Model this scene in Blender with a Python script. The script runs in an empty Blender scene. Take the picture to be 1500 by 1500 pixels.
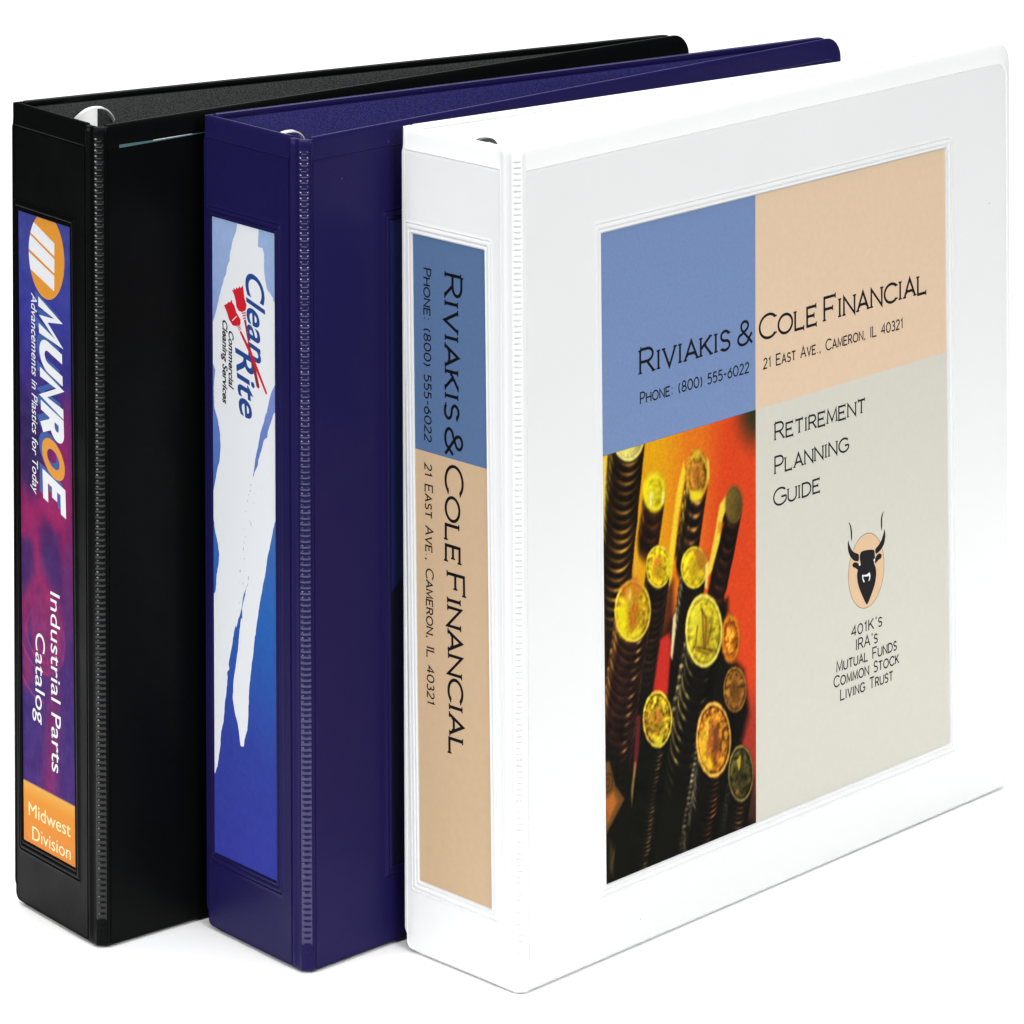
import bpy, bmesh, math, random
import numpy as np
from mathutils import Vector, Matrix
from mathutils.geometry import tessellate_polygon

random.seed(7)
SC = bpy.context.scene
COL = SC.collection

# ------------------------------------------------------------------ camera, world, lamps, exposure
cam_d = bpy.data.cameras.new('camera')
cam = bpy.data.objects.new('camera', cam_d)
COL.objects.link(cam)
cam_d.sensor_width = 36.0
cam_d.lens = 36.0 * 6388.83 / 1500.0
cam_d.shift_y = -1824.507 / 1500.0          # view camera: level, with the back dropped
cam_d.clip_start = 0.05
cam_d.clip_end = 50.0
cam.matrix_world = (Matrix.Translation((-0.000496, -1.501714, 0.596096))
                    @ Matrix.Rotation(math.radians(90), 4, 'X')
                    @ Matrix.Rotation(math.radians(-0.2351), 4, 'Z'))
SC.camera = cam

world = bpy.data.worlds.new('World')
SC.world = world
world.use_nodes = True
bg = world.node_tree.nodes['Background']
bg.inputs['Color'].default_value = (1, 1, 1, 1)
bg.inputs['Strength'].default_value = 0.05

SC.view_settings.view_transform = 'Standard'
SC.view_settings.look = 'None'
SC.view_settings.gamma = 1.0
SC.view_settings.exposure = 0.0
SC.view_settings.use_curve_mapping = False
SC.render.film_transparent = False


def area_lamp(name, loc, target, sx, sy, power, color=(1, 1, 1)):
    d = bpy.data.lights.new(name, 'AREA')
    d.shape = 'RECTANGLE'
    d.size = sx
    d.size_y = sy
    d.energy = power
    d.color = color
    o = bpy.data.objects.new(name, d)
    COL.objects.link(o)
    o.location = loc
    o.rotation_euler = (Vector(target) - Vector(loc)).to_track_quat('-Z', 'Y').to_euler()
    return o


area_lamp('overhead_softbox', (0.0, 1.38, 1.9), (0.0, 1.38, 0.0), 2.2, 3.2, 90)
area_lamp('front_softbox', (0.05, -0.85, 1.45), (0.0, 0.0, 0.12), 2.6, 0.10, 22)
area_lamp('key_softbox', (1.05, -1.60, 1.15), (0.05, 0.05, 0.16), 0.9, 0.7, 31)
area_lamp('fill_softbox', (-1.60, -1.20, 0.78), (-0.1, 0.05, 0.14), 0.9, 0.7, 28)


# ------------------------------------------------------------------ colours and materials
def lin(c):
    return c / 12.92 if c <= 0.04045 else ((c + 0.055) / 1.055) ** 2.4


LIT = 1.32                                   # light falling on the upright faces


def ink(r, g, b, k=1.0):
    """sRGB as printed -> reflectance"""
    return tuple(min(0.92, lin(v / 255.0) / LIT * k) for v in (r, g, b))


def mat(name, color, rough=0.5, spec=0.5, metal=0.0, coat=0.0, bump=None, mottle=None, attr=None, tint=None, wave=0.0, lint=None):
    m = bpy.data.materials.new(name)
    m.use_nodes = True
    nt = m.node_tree
    b = nt.nodes['Principled BSDF']
    b.inputs['Base Color'].default_value = (*color, 1)
    b.inputs['Roughness'].default_value = rough
    b.inputs['Specular IOR Level'].default_value = spec
    b.inputs['Metallic'].default_value = metal
    b.inputs['Coat Weight'].default_value = coat
    b.inputs['Coat Roughness'].default_value = 0.12
    if tint:
        b.inputs['Specular Tint'].default_value = (*tint, 1)
    tc = nt.nodes.new('ShaderNodeTexCoord')
    src = None
    if lint:                                  # a few specks of dust
        vo = nt.nodes.new('ShaderNodeTexVoronoi')
        vo.inputs['Scale'].default_value = 70.0
        nt.links.new(tc.outputs['Object'], vo.inputs['Vector'])
        sep = nt.nodes.new('ShaderNodeSeparateColor')
        nt.links.new(vo.outputs['Color'], sep.inputs['Color'])
        sz = nt.nodes.new('ShaderNodeMapRange')
        sz.inputs['From Min'].default_value = 0.55
        sz.inputs['From Max'].default_value = 1.0
        sz.inputs['To Min'].default_value = 0.0
        sz.inputs['To Max'].default_value = 0.045
        nt.links.new(sep.outputs['Red'], sz.inputs['Value'])
        lt = nt.nodes.new('ShaderNodeMath')
        lt.operation = 'LESS_THAN'
        nt.links.new(vo.outputs['Distance'], lt.inputs[0])
        nt.links.new(sz.outputs['Result'], lt.inputs[1])
        mxl = nt.nodes.new('ShaderNodeMix')
        mxl.data_type = 'RGBA'
        mxl.inputs['A'].default_value = (*color, 1)
        mxl.inputs['B'].default_value = (*lint, 1)
        nt.links.new(lt.outputs[0], mxl.inputs['Factor'])
        nt.links.new(mxl.outputs['Result'], b.inputs['Base Color'])
    if attr:
        a = nt.nodes.new('ShaderNodeAttribute')
        a.attribute_name = attr
        src = a.outputs['Color']
        nt.links.new(src, b.inputs['Base Color'])
    if mottle:
        scale, amount = mottle
        n = nt.nodes.new('ShaderNodeTexNoise')
        n.inputs['Scale'].default_value = scale
        n.inputs['Detail'].default_value = 3.0
        nt.links.new(tc.outputs['Object'], n.inputs['Vector'])
        mr = nt.nodes.new('ShaderNodeMapRange')
        mr.inputs['From Min'].default_value = 0.25
        mr.inputs['From Max'].default_value = 0.75
        mr.inputs['To Min'].default_value = 1.0 - amount
        mr.inputs['To Max'].default_value = 1.0 + amount
        nt.links.new(n.outputs['Fac'], mr.inputs['Value'])
        mx = nt.nodes.new('ShaderNodeMix')
        mx.data_type = 'RGBA'
        mx.blend_type = 'MULTIPLY'
        mx.inputs['Factor'].default_value = 1.0
        if src is None:
            mx.inputs['A'].default_value = (*color, 1)
        else:
            nt.links.new(src, mx.inputs['A'])
        nt.links.new(mr.outputs['Result'], mx.inputs['B'])
        nt.links.new(mx.outputs['Result'], b.inputs['Base Color'])
    if bump:
        scale, strength, dist = bump
        n = nt.nodes.new('ShaderNodeTexNoise')
        n.inputs['Scale'].default_value = scale
        n.inputs['Detail'].default_value = 2.0
        nt.links.new(tc.outputs['Object'], n.inputs['Vector'])
        bp = nt.nodes.new('ShaderNodeBump')
        bp.inputs['Strength'].default_value = strength
        bp.inputs['Distance'].default_value = dist
        nt.links.new(n.outputs['Fac'], bp.inputs['Height'])
        nt.links.new(bp.outputs['Normal'], b.inputs['Normal'])
        if wave:                              # the film and vinyl never lie quite flat
            n3 = nt.nodes.new('ShaderNodeTexNoise')
            n3.inputs['Scale'].default_value = 16.0
            n3.inputs['Detail'].default_value = 2.5
            nt.links.new(tc.outputs['Object'], n3.inputs['Vector'])
            b3 = nt.nodes.new('ShaderNodeBump')
            b3.inputs['Strength'].default_value = 1.0
            b3.inputs['Distance'].default_value = wave
            nt.links.new(n3.outputs['Fac'], b3.inputs['Height'])
            nt.links.new(b3.outputs['Normal'], bp.inputs['Normal'])
    return m


VINYL = {
    'black': (mat('black_vinyl', (0.0020, 0.0022, 0.0023), 0.36, 0.06, bump=(900, 0.25, 0.0002), wave=.0022, lint=(.05, .05, .048)),
              mat('black_grained_lining', (0.022, 0.025, 0.024), 0.7, 0.12, bump=(2600, 1.0, 0.0004), mottle=(2400, 0.95))),
    'blue': (mat('navy_vinyl', (0.0088, 0.0068, 0.050), 0.36, 0.14, bump=(900, 0.25, 0.0002), tint=(.62, .52, 1.0), wave=.0022, lint=(.05, .05, .09)),
             mat('navy_grained_lining', (0.015, 0.0135, 0.080), 0.7, 0.10, bump=(2600, 1.0, 0.0004), mottle=(2400, 0.85))),
    'white': (mat('white_vinyl', (0.745, 0.75, 0.75), 0.30, 0.4, bump=(700, 0.12, 0.0002), wave=.0012),
              mat('white_lining', (0.84, 0.85, 0.85), 0.5, 0.4, bump=(1400, 0.3, 0.0003))),
}
HINGE = {
    'black': mat('black_hinge_vinyl', (0.0028, 0.0031, 0.0032), 0.22, 0.42),
    'blue': mat('navy_hinge_vinyl', (0.0088, 0.0068, 0.050), 0.20, 1.0, tint=(.75, .70, 1.0)),
    'white': mat('white_hinge_vinyl', (0.69, 0.695, 0.70), 0.3, 0.3),
}
FILM = {'white': mat('clear_film_on_white_vinyl', (0.672, 0.681, 0.685), 0.28, 0.3, bump=(700, 0.12, 0.0002), wave=.0016, lint=(.45, .44, .43))}
CHROME = mat('chrome', (0.86, 0.87, 0.88), 0.16, 0.5, 1.0)
M_DARK = mat('painted_opening_shade', (0.02, 0.02, 0.021), 0.35, 0.4)  # dark base colour imitating the shaded opening at the lever, no separate metal
SATIN = mat('satin_nickel', (0.92, 0.92, 0.91), 0.55, 0.5, 0.6)
M_INK = mat('black_ink', ink(14, 12, 17), 0.5, 0.1)
M_WHITE_INK = mat('white_ink', ink(236, 238, 242), 0.5, 0.4)


# ------------------------------------------------------------------ small helpers
def link(name, me, parent=None, mats=()):
    o = bpy.data.objects.new(name, me)
    COL.objects.link(o)
    for m in mats:
        me.materials.append(m)
    if parent is not None:
        o.parent = parent
    return o


class Panel:
    """an upright plane: s metres along it, z up, n outwards (all given in mm)"""

    def __init__(self, origin, angle, out):
        self.o = Vector((origin[0], origin[1], 0))
        self.d = Vector((math.cos(angle), math.sin(angle), 0))
        self.n = Vector((-self.d.y, self.d.x, 0)) * out

    def at(self, s, z, n=0.0):
        return self.o + self.d * (s * .001) + self.n * (n * .001) + Vector((0, 0, z * .001))


def roundrect(s0, s1, z0, z1, radii, k=7):
    """radii: at (s0,z0), (s1,z0), (s1,z1), (s0,z1)"""
    pts = []
    cs = [(s0, z0, 180), (s1, z0, 270), (s1, z1, 0), (s0, z1, 90)]
    sg = [(1, 1), (-1, 1), (-1, -1), (1, -1)]
    for (cs_, cz_, a0), (gx, gz), r in zip(cs, sg, radii):
        r = max(r, 0.02)
        for i in range(k):
            a = math.radians(a0 + 90.0 * i / (k - 1))
            pts.append((cs_ + gx * r + r * math.cos(a), cz_ + gz * r + r * math.sin(a)))
    return pts


def slab(name, panel, size, T, radii, top_band, hinge_side, parent, mats, window=None, bottom=2.6, film=None):
    """a vinyl covered board: rounded outline, welded edge, top band of the clear overlay, optional label window"""
    s0, s1, z0, z1 = size
    hs = {'s0': (0, 1), 's1': (1, 0), 'both': (0, 0), None: (1, 1)}[hinge_side]

    def ring(d, dt, n, db=None):
        db = min(d * .45, 1.0 + .02 * d) if db is None else db
        rr = [max(0.3, r - d) for r in radii]
        return [(s, z, n) for s, z in roundrect(s0 + hs[0] * d + .004 * d, s1 - hs[1] * d - .004 * d, z0 + db, z1 - dt, rr)]
    rings = [ring(0, 0, -1.1), ring(.25, .2, -.75), ring(.9, .9, -.45), ring(1.7, 2.4, -.30), ring(2.5, 5.0, -.10),
             ring(2.8, 7.2, .10), ring(3.1, 7.9, .24), ring(3.35, 8.4, -.16), ring(3.8, 8.9, 0.0), ring(4.3, 9.6, 0.0)]
    if window:
        a0, a1, b0, b1, slant = window
        room = min(1.0, (s1 - .3 - a1) / 5.2)

        def wring(o, n, r=.6):
            return [(s + slant * (z - 140), z, n) for s, z in roundrect(a0 - o, a1 + o * room, b0 - o, b1 + o, [r] * 4)]
        rings += [wring(5.2, 0, 1.4), wring(4.6, 0, 1.2), wring(4.2, .10, 1), wring(3.85, .16, 1), wring(3.55, -.24, 1), wring(3.2, .02, .9),
                  wring(2.5, .22), wring(1.9, .16), wring(1.6, -.26), wring(1.3, .02), wring(.6, .10), wring(.3, -.7)]
    bm = bmesh.new()

    def add(r):
        return [bm.verts.new(panel.at(*p)) for p in r]
    loops = [add(r) for r in rings]
    inner = [ring(0, 0, -1.1 - .0), ring(.35, .3, -T + .12), ring(1.0, .9, -T), ring(2.2, 2.0, -T), ring(2.5, 2.3, -T + .3), ring(2.9, 2.6, -T + .05)]
    il = [loops[0]] + [add(r) for r in inner[1:]]

    def bridge(A, B, mi=0):
        n = len(A)
        for i in range(n):
            f = bm.faces.new((A[i], A[(i + 1) % n], B[(i + 1) % n], B[i]))
            f.material_index = mi
    if film is not None:
        mats = list(mats) + [film]
    fi = len(mats) - 1 if film is not None else 0
    for k, (A, B) in enumerate(zip(loops, loops[1:])):
        bridge(A, B, fi if k >= 7 else 0)
    bm.faces.new(loops[-1]).material_index = fi
    for A, B in zip(il, il[1:]):
        bridge(A, B)
    f = bm.faces.new(il[-1])
    f.material_index = 1 if name != 'spine' else 0
    bmesh.ops.recalc_face_normals(bm, faces=bm.faces[:])
    me = bpy.data.meshes.new(name)
    bm.to_mesh(me)
    bm.free()
    for p in me.polygons:
        p.use_smooth = True
    me.set_sharp_from_angle(angle=math.radians(48))
    return link(name, me, parent, mats)


def hinge(name, A, B, H, rib, parent, m, round_foot=False, left=-8.4, right=4.4, grooved=False):
    """the ribbed flexible corner between panel A (t<0) and panel B (t>0); both panels start at the corner"""
    prof = [(left, 0.0), (-8.0, 0.02), (-7.6, .18), (-7.2, .42), (-6.8, .46), (-6.4, .30), (-6.0, -.05), (-5.4, -.38), (-4.6, -.50), (-3.8, -.44),
            (-3.1, -.25)]
    nose = [(-2.7, 0), (-2.2, .22), (-1.65, .6), (-1.1, .9), (-.55, 1), (0, 1), (.55, 1), (1.1, 1), (1.65, .85), (2.2, .4), (2.7, 0)]
    tail = [(3.0, -.32), (3.25, -.34), (3.5, .10), (3.8, .08), (right, 0.0)]
    if grooved:
        prof = [(t, n * .35) for t, n in prof]
        tail = [(t, n * .3) for t, n in tail]
        nose = [(t, (-1.0 if abs(t) < 2.0 else 0)) for t, r in nose]
    bis = (A.n + B.n).normalized()

    def corner(t):
        u = (t + 2.7) / 5.4
        p0, p2 = A.at(2.7, 0, 0), B.at(2.7, 0, 0)
        p1 = A.at(0, 0, 0) * .14 + (p0 + p2) * .43
        return p0 * (1 - u) ** 2 + p1 * (2 * u * (1 - u)) + p2 * u ** 2
    base = []
    for t, n in prof:
        base.append((A.at(-t, 0, 0), A.n, 0, n))
    for t, r in nose:
        base.append((corner(t), (A.n * (1 - (t + 2.7) / 5.4) + B.n * ((t + 2.7) / 5.4)).normalized(), r, 0.0))
    for t, n in tail:
        base.append((B.at(t, 0, 0), B.n, 0, n))
    back = [B.at(right, 0, -1.2), B.at(2.0, 0, -1.3), A.at(2.0, 0, -1.3), A.at(-left, 0, -1.2)]
    pitch, sub = 2.02, 7
    z0, z1 = 0.6, H - 0.7
    zr0, zr1 = 5.2, H - 3.6
    zs = [z0, z0 + .5, z0 + 1.2, 2.6, 3.6, 4.5]
    n = int((zr1 - zr0) / pitch)
    zs += [zr0 + pitch * (i + j / sub) for i in range(n) for j in range(sub)] + [zr0 + pitch * n, H - 3, H - 1.8, z1 - .4, z1]
    prof_rib = [0.0, 0.0, 0.75, 1.0, 0.75, 0.0, 0.0] if grooved else [0.0, 0.25, 0.85, 1.0, 0.75, 0.2, 0.0]
    bm = bmesh.new()
    rows = []
    rs = random.Random(3)
    for zi, z in enumerate(zs):
        amp = 0.0
        if zr0 <= z <= zr1:
            q = (z - zr0) / pitch
            fi = q - math.floor(q + 1e-6)
            amp = prof_rib[int(round(fi * sub)) % sub] * rib
            amp *= min(1.0, (z - zr0) / 8.0 + .25)
            amp *= 0.8 + 0.3 * ((math.sin(math.floor(q + 1e-6) * 12.9898) * 43758.5) % 1.0)
        e = min(z - z0, z1 - z)
        tuck = 0.9 * max(0.0, 1 - e / 1.2) ** 2
        if round_foot and z < 5.5:
            tuck += 5.5 - math.sqrt(max(0, 5.5 ** 2 - (5.5 - z) ** 2)) * 1.0
            tuck = min(tuck, 3.6)
        row = []
        fade = min(1.0, max(0.0, (z - 1.5) / 5.0))
        for (p, nn, r, n_) in base:
            row.append(bm.verts.new(p + Vector((0, 0, z * .001)) + nn * (.001 * (amp * r + n_ * fade)) - bis * (.001 * tuck)))
        for p in back:
            row.append(bm.verts.new(p + Vector((0, 0, z * .001)) - bis * (.001 * min(tuck, 1.0))))
        rows.append(row)
    w = len(rows[0])
    for ri, (a, b) in enumerate(zip(rows, rows[1:])):
        zr = 0 if zr0 + 5 <= zs[ri] <= zr1 else 1
        for i in range(w):
            f = bm.faces.new((a[i], a[(i + 1) % w], b[(i + 1) % w], b[i]))
            f.material_index = 1 if zr < 1 and len(prof) <= i < len(prof) + len(nose) - 1 else 0
    bm.faces.new(rows[0])
    bm.faces.new(rows[-1])
    bmesh.ops.recalc_face_normals(bm, faces=bm.faces[:])
    me = bpy.data.meshes.new(name)
    bm.to_mesh(me)
    bm.free()
    for p in me.polygons:
        p.use_smooth = True
    me.set_sharp_from_angle(angle=math.radians(70))
    return link(name, me, parent, m)


# ------------------------------------------------------------------ flat printing on a panel
class Print:
    """collects flat 2D shapes (s, z in mm on a panel) and builds them as one mesh"""

    def __init__(self, panel, n):
        self.p, self.n = panel, n
        self.v, self.f, self.mi, self.mats = [], [], [], []
        self.layer = 0

    def slot(self, m):
        if m not in self.mats:
            self.mats.append(m)
        return self.mats.index(m)

    def poly(self, pts, m, lift=None):
        if lift is None:
            self.layer += 1
            lift = 0.0005 * (self.layer % 40)
        clean = [pts[0]]
        for q in pts[1:]:
            if abs(q[0] - clean[-1][0]) + abs(q[1] - clean[-1][1]) > 1e-4:
                clean.append(q)
        base = len(self.v)
        self.v += [self.p.at(s, z, self.n + lift) for s, z in clean]
        k = self.slot(m)
        if len(clean) <= 4:
            self.f.append(tuple(range(base, base + len(clean))))
            self.mi.append(k)
        else:
            for tri in tessellate_polygon([[Vector((s, z, 0)) for s, z in clean]]):
                self.f.append(tuple(base + i for i in tri))
                self.mi.append(k)

    def tris(self, verts, faces, m, lift=0.0):
        base = len(self.v)
        self.v += [self.p.at(s, z, self.n + lift) for s, z in verts]
        k = self.slot(m)
        for f in faces:
            self.f.append(tuple(base + i for i in f))
            self.mi.append(k)

    def build(self, name, parent):
        me = bpy.data.meshes.new(name)
        me.from_pydata(self.v, [], self.f)
        for p, k in zip(me.polygons, self.mi):
            p.material_index = k
        me.update()
        flip = [p for p in me.polygons if p.normal.dot(self.p.n) < 0]
        for p in flip:
            p.flip()
        me.update()
        return link(name, me, parent, self.mats)


def painted(name, panel, n, rect, nu, nv, func, parent, m):
    """a printed picture: a fine grid whose points carry the printed colour; func(x, y) in mm on the panel"""
    s0, s1, z0, z1, slant = rect
    k0, k1 = slant if isinstance(slant, tuple) else (slant, slant)
    U_, Z = np.meshgrid(np.linspace(0, 1, nu), np.linspace(z0, z1, nv))
    S = (s0 + k0 * (Z - 140)) * (1 - U_) + (s1 + k1 * (Z - 140)) * U_
    rgb = func(S, Z)
    rgb = np.clip(rgb, 0, 255) / 255.0
    l = np.where(rgb <= .04045, rgb / 12.92, ((rgb + .055) / 1.055) ** 2.4) / LIT
    P = (np.array(panel.o)[None, None] + np.array(panel.d)[None, None] * (S * .001)[..., None]
         + np.array(panel.n)[None, None] * (n * .001) + np.array((0, 0, 1.))[None, None] * (Z * .001)[..., None])
    idx = np.arange(nu * nv).reshape(nv, nu)
    q = np.stack([idx[:-1, :-1], idx[:-1, 1:], idx[1:, 1:], idx[1:, :-1]], -1).reshape(-1, 4)
    me = bpy.data.meshes.new(name)
    me.from_pydata(P.reshape(-1, 3).tolist(), [], q.tolist())
    ca = me.color_attributes.new('print', 'FLOAT_COLOR', 'POINT')
    ca.data.foreach_set('color', np.concatenate([np.clip(l, 0, .95), np.ones(l.shape[:2] + (1,))], -1).reshape(-1).astype(np.float32))
    me.update()
    if me.polygons[0].normal.dot(panel.n) < 0:
        me.flip_normals()
    return link(name, me, parent, [m])


# ---- a light small-caps alphabet drawn as strokes (cap height 1), with little serifs
def arc(cx, cy, rx, ry, a0, a1, n=14):
    return [(cx + rx * math.cos(math.radians(a0 + (a1 - a0) * i / n)), cy + ry * math.sin(math.radians(a0 + (a1 - a0) * i / n))) for i in range(n + 1)]


G = {
    'R': (.62, [[(0, 0), (0, 1)], [(0, 1), (.32, 1)] + arc(.32, .74, .25, .26, 90, -90) + [(0, .48)], [(.30, .48), (.62, 0)]]),
    'I': (.02, [[(0, 0), (0, 1)]]),
    'V': (.70, [[(0, 1), (.35, 0), (.70, 1)]]),
    'A': (.74, [[(0, 0), (.37, 1), (.74, 0)], [(.13, .34), (.61, .34)]]),
    'K': (.62, [[(0, 0), (0, 1)], [(.58, 1), (.02, .42)], [(.20, .60), (.62, 0)]]),
    'S': (.54, [[(.50, .84)] + arc(.27, .75, .235, .25, 38, 262, 16) + arc(.27, .25, .265, .25, 82, -142, 16)]),
    '&': (.78, [[(.76, 0), (.20, .66)] + arc(.36, .80, .185, .20, 205, -40, 14) + [(.22, .47)] + arc(.29, .245, .28, .245, 128, 322, 14) + [(.62, .28), (.74, .46)]]),
    'C': (.80, [arc(.46, .5, .46, .5, 42, 318, 24)]),
    'O': (.88, [arc(.44, .5, .44, .5, 90, 450, 32)]),
    'L': (.58, [[(0, 1), (0, 0), (.58, 0)]]),
    'E': (.62, [[(.60, 1), (0, 1), (0, 0), (.62, 0)], [(0, .52), (.48, .52)]]),
    'F': (.60, [[(.60, 1), (0, 1), (0, 0)], [(0, .50), (.46, .50)]]),
    'N': (.70, [[(0, 0), (0, 1), (.70, 0), (.70, 1)]]),
    'P': (.56, [[(0, 0), (0, 1), (.30, 1)] + arc(.30, .73, .26, .27, 90, -90) + [(0, .46)]]),
    'H': (.70, [[(0, 0), (0, 1)], [(.70, 0), (.70, 1)], [(0, .52), (.70, .52)]]),
    'T': (.66, [[(0, 1), (.66, 1)], [(.33, 1), (.33, 0)]]),
    'M': (.84, [[(0, 0), (.06, 1), (.42, .12), (.78, 1), (.84, 0)]]),
    'G': (.84, [arc(.46, .5, .46, .5, 42, 330, 24) + [(.86, .46)], [(.52, .46), (.86, .46)]]),
    'D': (.74, [[(0, 1), (0, 0), (.30, 0)] + arc(.30, .5, .44, .5, -90, 90, 18) + [(0, 1)]]),
    'U': (.70, [[(0, 1), (0, .34)] + arc(.35, .34, .35, .34, 180, 360, 16) + [(.70, 1)]]),
    'W': (1.0, [[(0, 1), (.25, 0), (.5, 1), (.75, 0), (1.0, 1)]]),
    '.': (.06, [[(.03, 0), (.03, .09)]]),
    ',': (.06, [[(.05, .10), (.0, -.12)]]),
    ':': (.06, [[(.03, .05), (.03, .15)], [(.03, .55), (.03, .65)]]),
    "'": (.04, [[(.03, 1.05), (.0, .80)]]),
    '-': (.34, [[(0, .45), (.34, .45)]]),
    '(': (.20, [arc(.42, .42, .42, .66, 130, 230, 12)]),
    ')': (.20, [arc(-.22, .42, .42, .66, 50, -50, 12)]),
    '8': (.60, [arc(.30, .75, .23, .25, -90, 270, 22), arc(.30, .25, .29, .25, 90, 450, 24)]),
    '0': (.66, [arc(.33, .5, .33, .5, 90, 450, 28)]),
    '5': (.54, [[(.50, 1), (.10, 1), (.05, .58)] + arc(.25, .31, .29, .31, 115, -140, 18)]),
    '6': (.58, [[(.46, .98), (.10, .52)] + arc(.29, .31, .29, .31, 160, -215, 24)]),
    '2': (.56, [arc(.28, .74, .26, .26, 165, -38, 14) + [(0, 0), (.56, 0)]]),
    '1': (.26, [[(0, .80), (.18, 1), (.18, 0)]]),
    '3': (.54, [arc(.25, .76, .22, .24, 150, -80, 14), arc(.25, .27, .28, .27, 95, -145, 16)]),
    '4': (.62, [[(.46, 0), (.46, 1), (0, .30), (.62, .30)]]),
}
NO_SERIF = set("O&.,:'-()8056213G4D")


def stroke_strip(pts, hw, lim=.42):
    """a mitred ribbon of half width hw along pts -> (left side, right side)"""
    q = [pts[0]]
    for p in pts[1:]:
        if math.hypot(p[0] - q[-1][0], p[1] - q[-1][1]) > 1e-5:
            q.append(p)
    closed = math.hypot(q[0][0] - q[-1][0], q[0][1] - q[-1][1]) < 1e-4 and len(q) > 3
    if closed:
        q = q[:-1]
    n = len(q)
    L, R = [], []
    for i in range(n):
        def nrm(a, b):
            dx, dy = b[0] - a[0], b[1] - a[1]
            l = math.hypot(dx, dy)
            return (-dy / l, dx / l)
        if closed or 0 < i < n - 1:
            n0, n1 = nrm(q[i - 1], q[i]), nrm(q[i], q[(i + 1) % n])
        elif i == 0:
            n0 = n1 = nrm(q[0], q[1])
        else:
            n0 = n1 = nrm(q[-2], q[-1])
        mx, my = n0[0] + n1[0], n0[1] + n1[1]
        l = math.hypot(mx, my)
        if l < 1e-6:
            mx, my, l = n0[0], n0[1], 1
        mx, my = mx / l, my / l
        c = max(lim, mx * n0[0] + my * n0[1])
        L.append((q[i][0] + mx * hw / c, q[i][1] + my * hw / c))
        R.append((q[i][0] - mx * hw / c, q[i][1] - my * hw / c))
    return L, R, closed, q


def stroke_text(pr, text, start, end, cap, up, m, weight=.085, serif=.055, small=.80, gap=.115, wide=1.0, shear=0.0, lift0=0.0, inset=0.0, mats=None, shift=(0, 0)):
    """set text between two points of a panel; lower case means small capitals; up is +1/-1 side of the advance"""
    glyphs, x = [], 0.0
    for ch in text:
        if ch == ' ':
            x += .58 * wide
            continue
        g = ch.upper()
        k = small if ch.islower() else 1.0
        if ch in "0123456789()":
            k = 1.0 if small > .9 else .92
        w, st = G[g]
        if g in "I1'.,:":
            x += .10 if g == "'" else .055
        glyphs.append((x, k, g, st))
        x += (w * wide * k + inset) + gap + (.055 if g in "I1'.,:" else 0)
    total = x - gap
    ax, az = end[0] - start[0], end[1] - start[1]
    L = math.hypot(ax, az)
    ux, uz = ax / L, az / L
    vx, vz = -uz * up, ux * up
    sx = L / total

    def tr(p):
        X = p[0] * sx + p[1] * cap * shear + shift[0] * cap
        Y = p[1] * cap + shift[1] * cap
        return (start[0] + ux * X + vx * Y, start[1] + uz * X + vz * Y)
    ratio = cap / sx
    layer = 0
    for gi, (x0, k, g, st) in enumerate(glyphs):
        mm = mats[gi] if mats else m
        for pts in st:
            hw = weight / 2
            lim = .60 if inset else .42
            q = [((x0 + inset / 2 + a * wide * k) / ratio, inset / 2 + b * k * (1 - inset)) for a, b in pts]   # even units, cap height 1
            if inset and math.hypot(q[0][0] - q[-1][0], q[0][1] - q[-1][1]) > .05:
                for e, o in ((0, 1), (-1, -2)):
                    dx, dy = q[e][0] - q[o][0], q[e][1] - q[o][1]
                    l = math.hypot(dx, dy)
                    if l > .02 and (q[e][1] < .3 or q[e][1] > .7):
                        q[e] = (q[e][0] + dx / l * hw, q[e][1] + dy / l * hw)
            Lf, Rf, closed, qq = stroke_strip(q, hw, lim)
            layer = (layer + 1) % 12
            lift = lift0 + .0012 * layer
            n = len(Lf)
            V = [tr((a * ratio, b)) for a, b in Lf + Rf]
            F = [(i, (i + 1) % n, n + (i + 1) % n, n + i) for i in range(n if closed else n - 1)]
            pr.tris(V, F, mm, lift)
            if serif and not closed and g not in NO_SERIF:
                for e, o in ((0, 1), (-1, -2)):
                    p, b = qq[e], qq[o]
                    dx, dy = p[0] - b[0], p[1] - b[1]
                    l = math.hypot(dx, dy)
                    dx, dy = dx / l, dy / l
                    if abs(dy) > .55:
                        tx, ty = 1, 0
                    else:
                        tx, ty = 0, 1
                    a_, t_ = hw + .055, serif / 2
                    c0 = (p[0] - dx * t_, p[1] - dy * t_)
                    nx, ny = -ty, tx
                    V = [(c0[0] + tx * a_ * s1 + nx * t_ * s2, c0[1] + ty * a_ * s1 + ny * t_ * s2) for s1, s2 in ((-1, -1), (1, -1), (1, 1), (-1, 1))]
                    layer = (layer + 1) % 12
                    pr.tris([tr((a * ratio, b)) for a, b in V], [(0, 1, 2, 3)], mm, lift0 + .0012 * layer)


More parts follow.
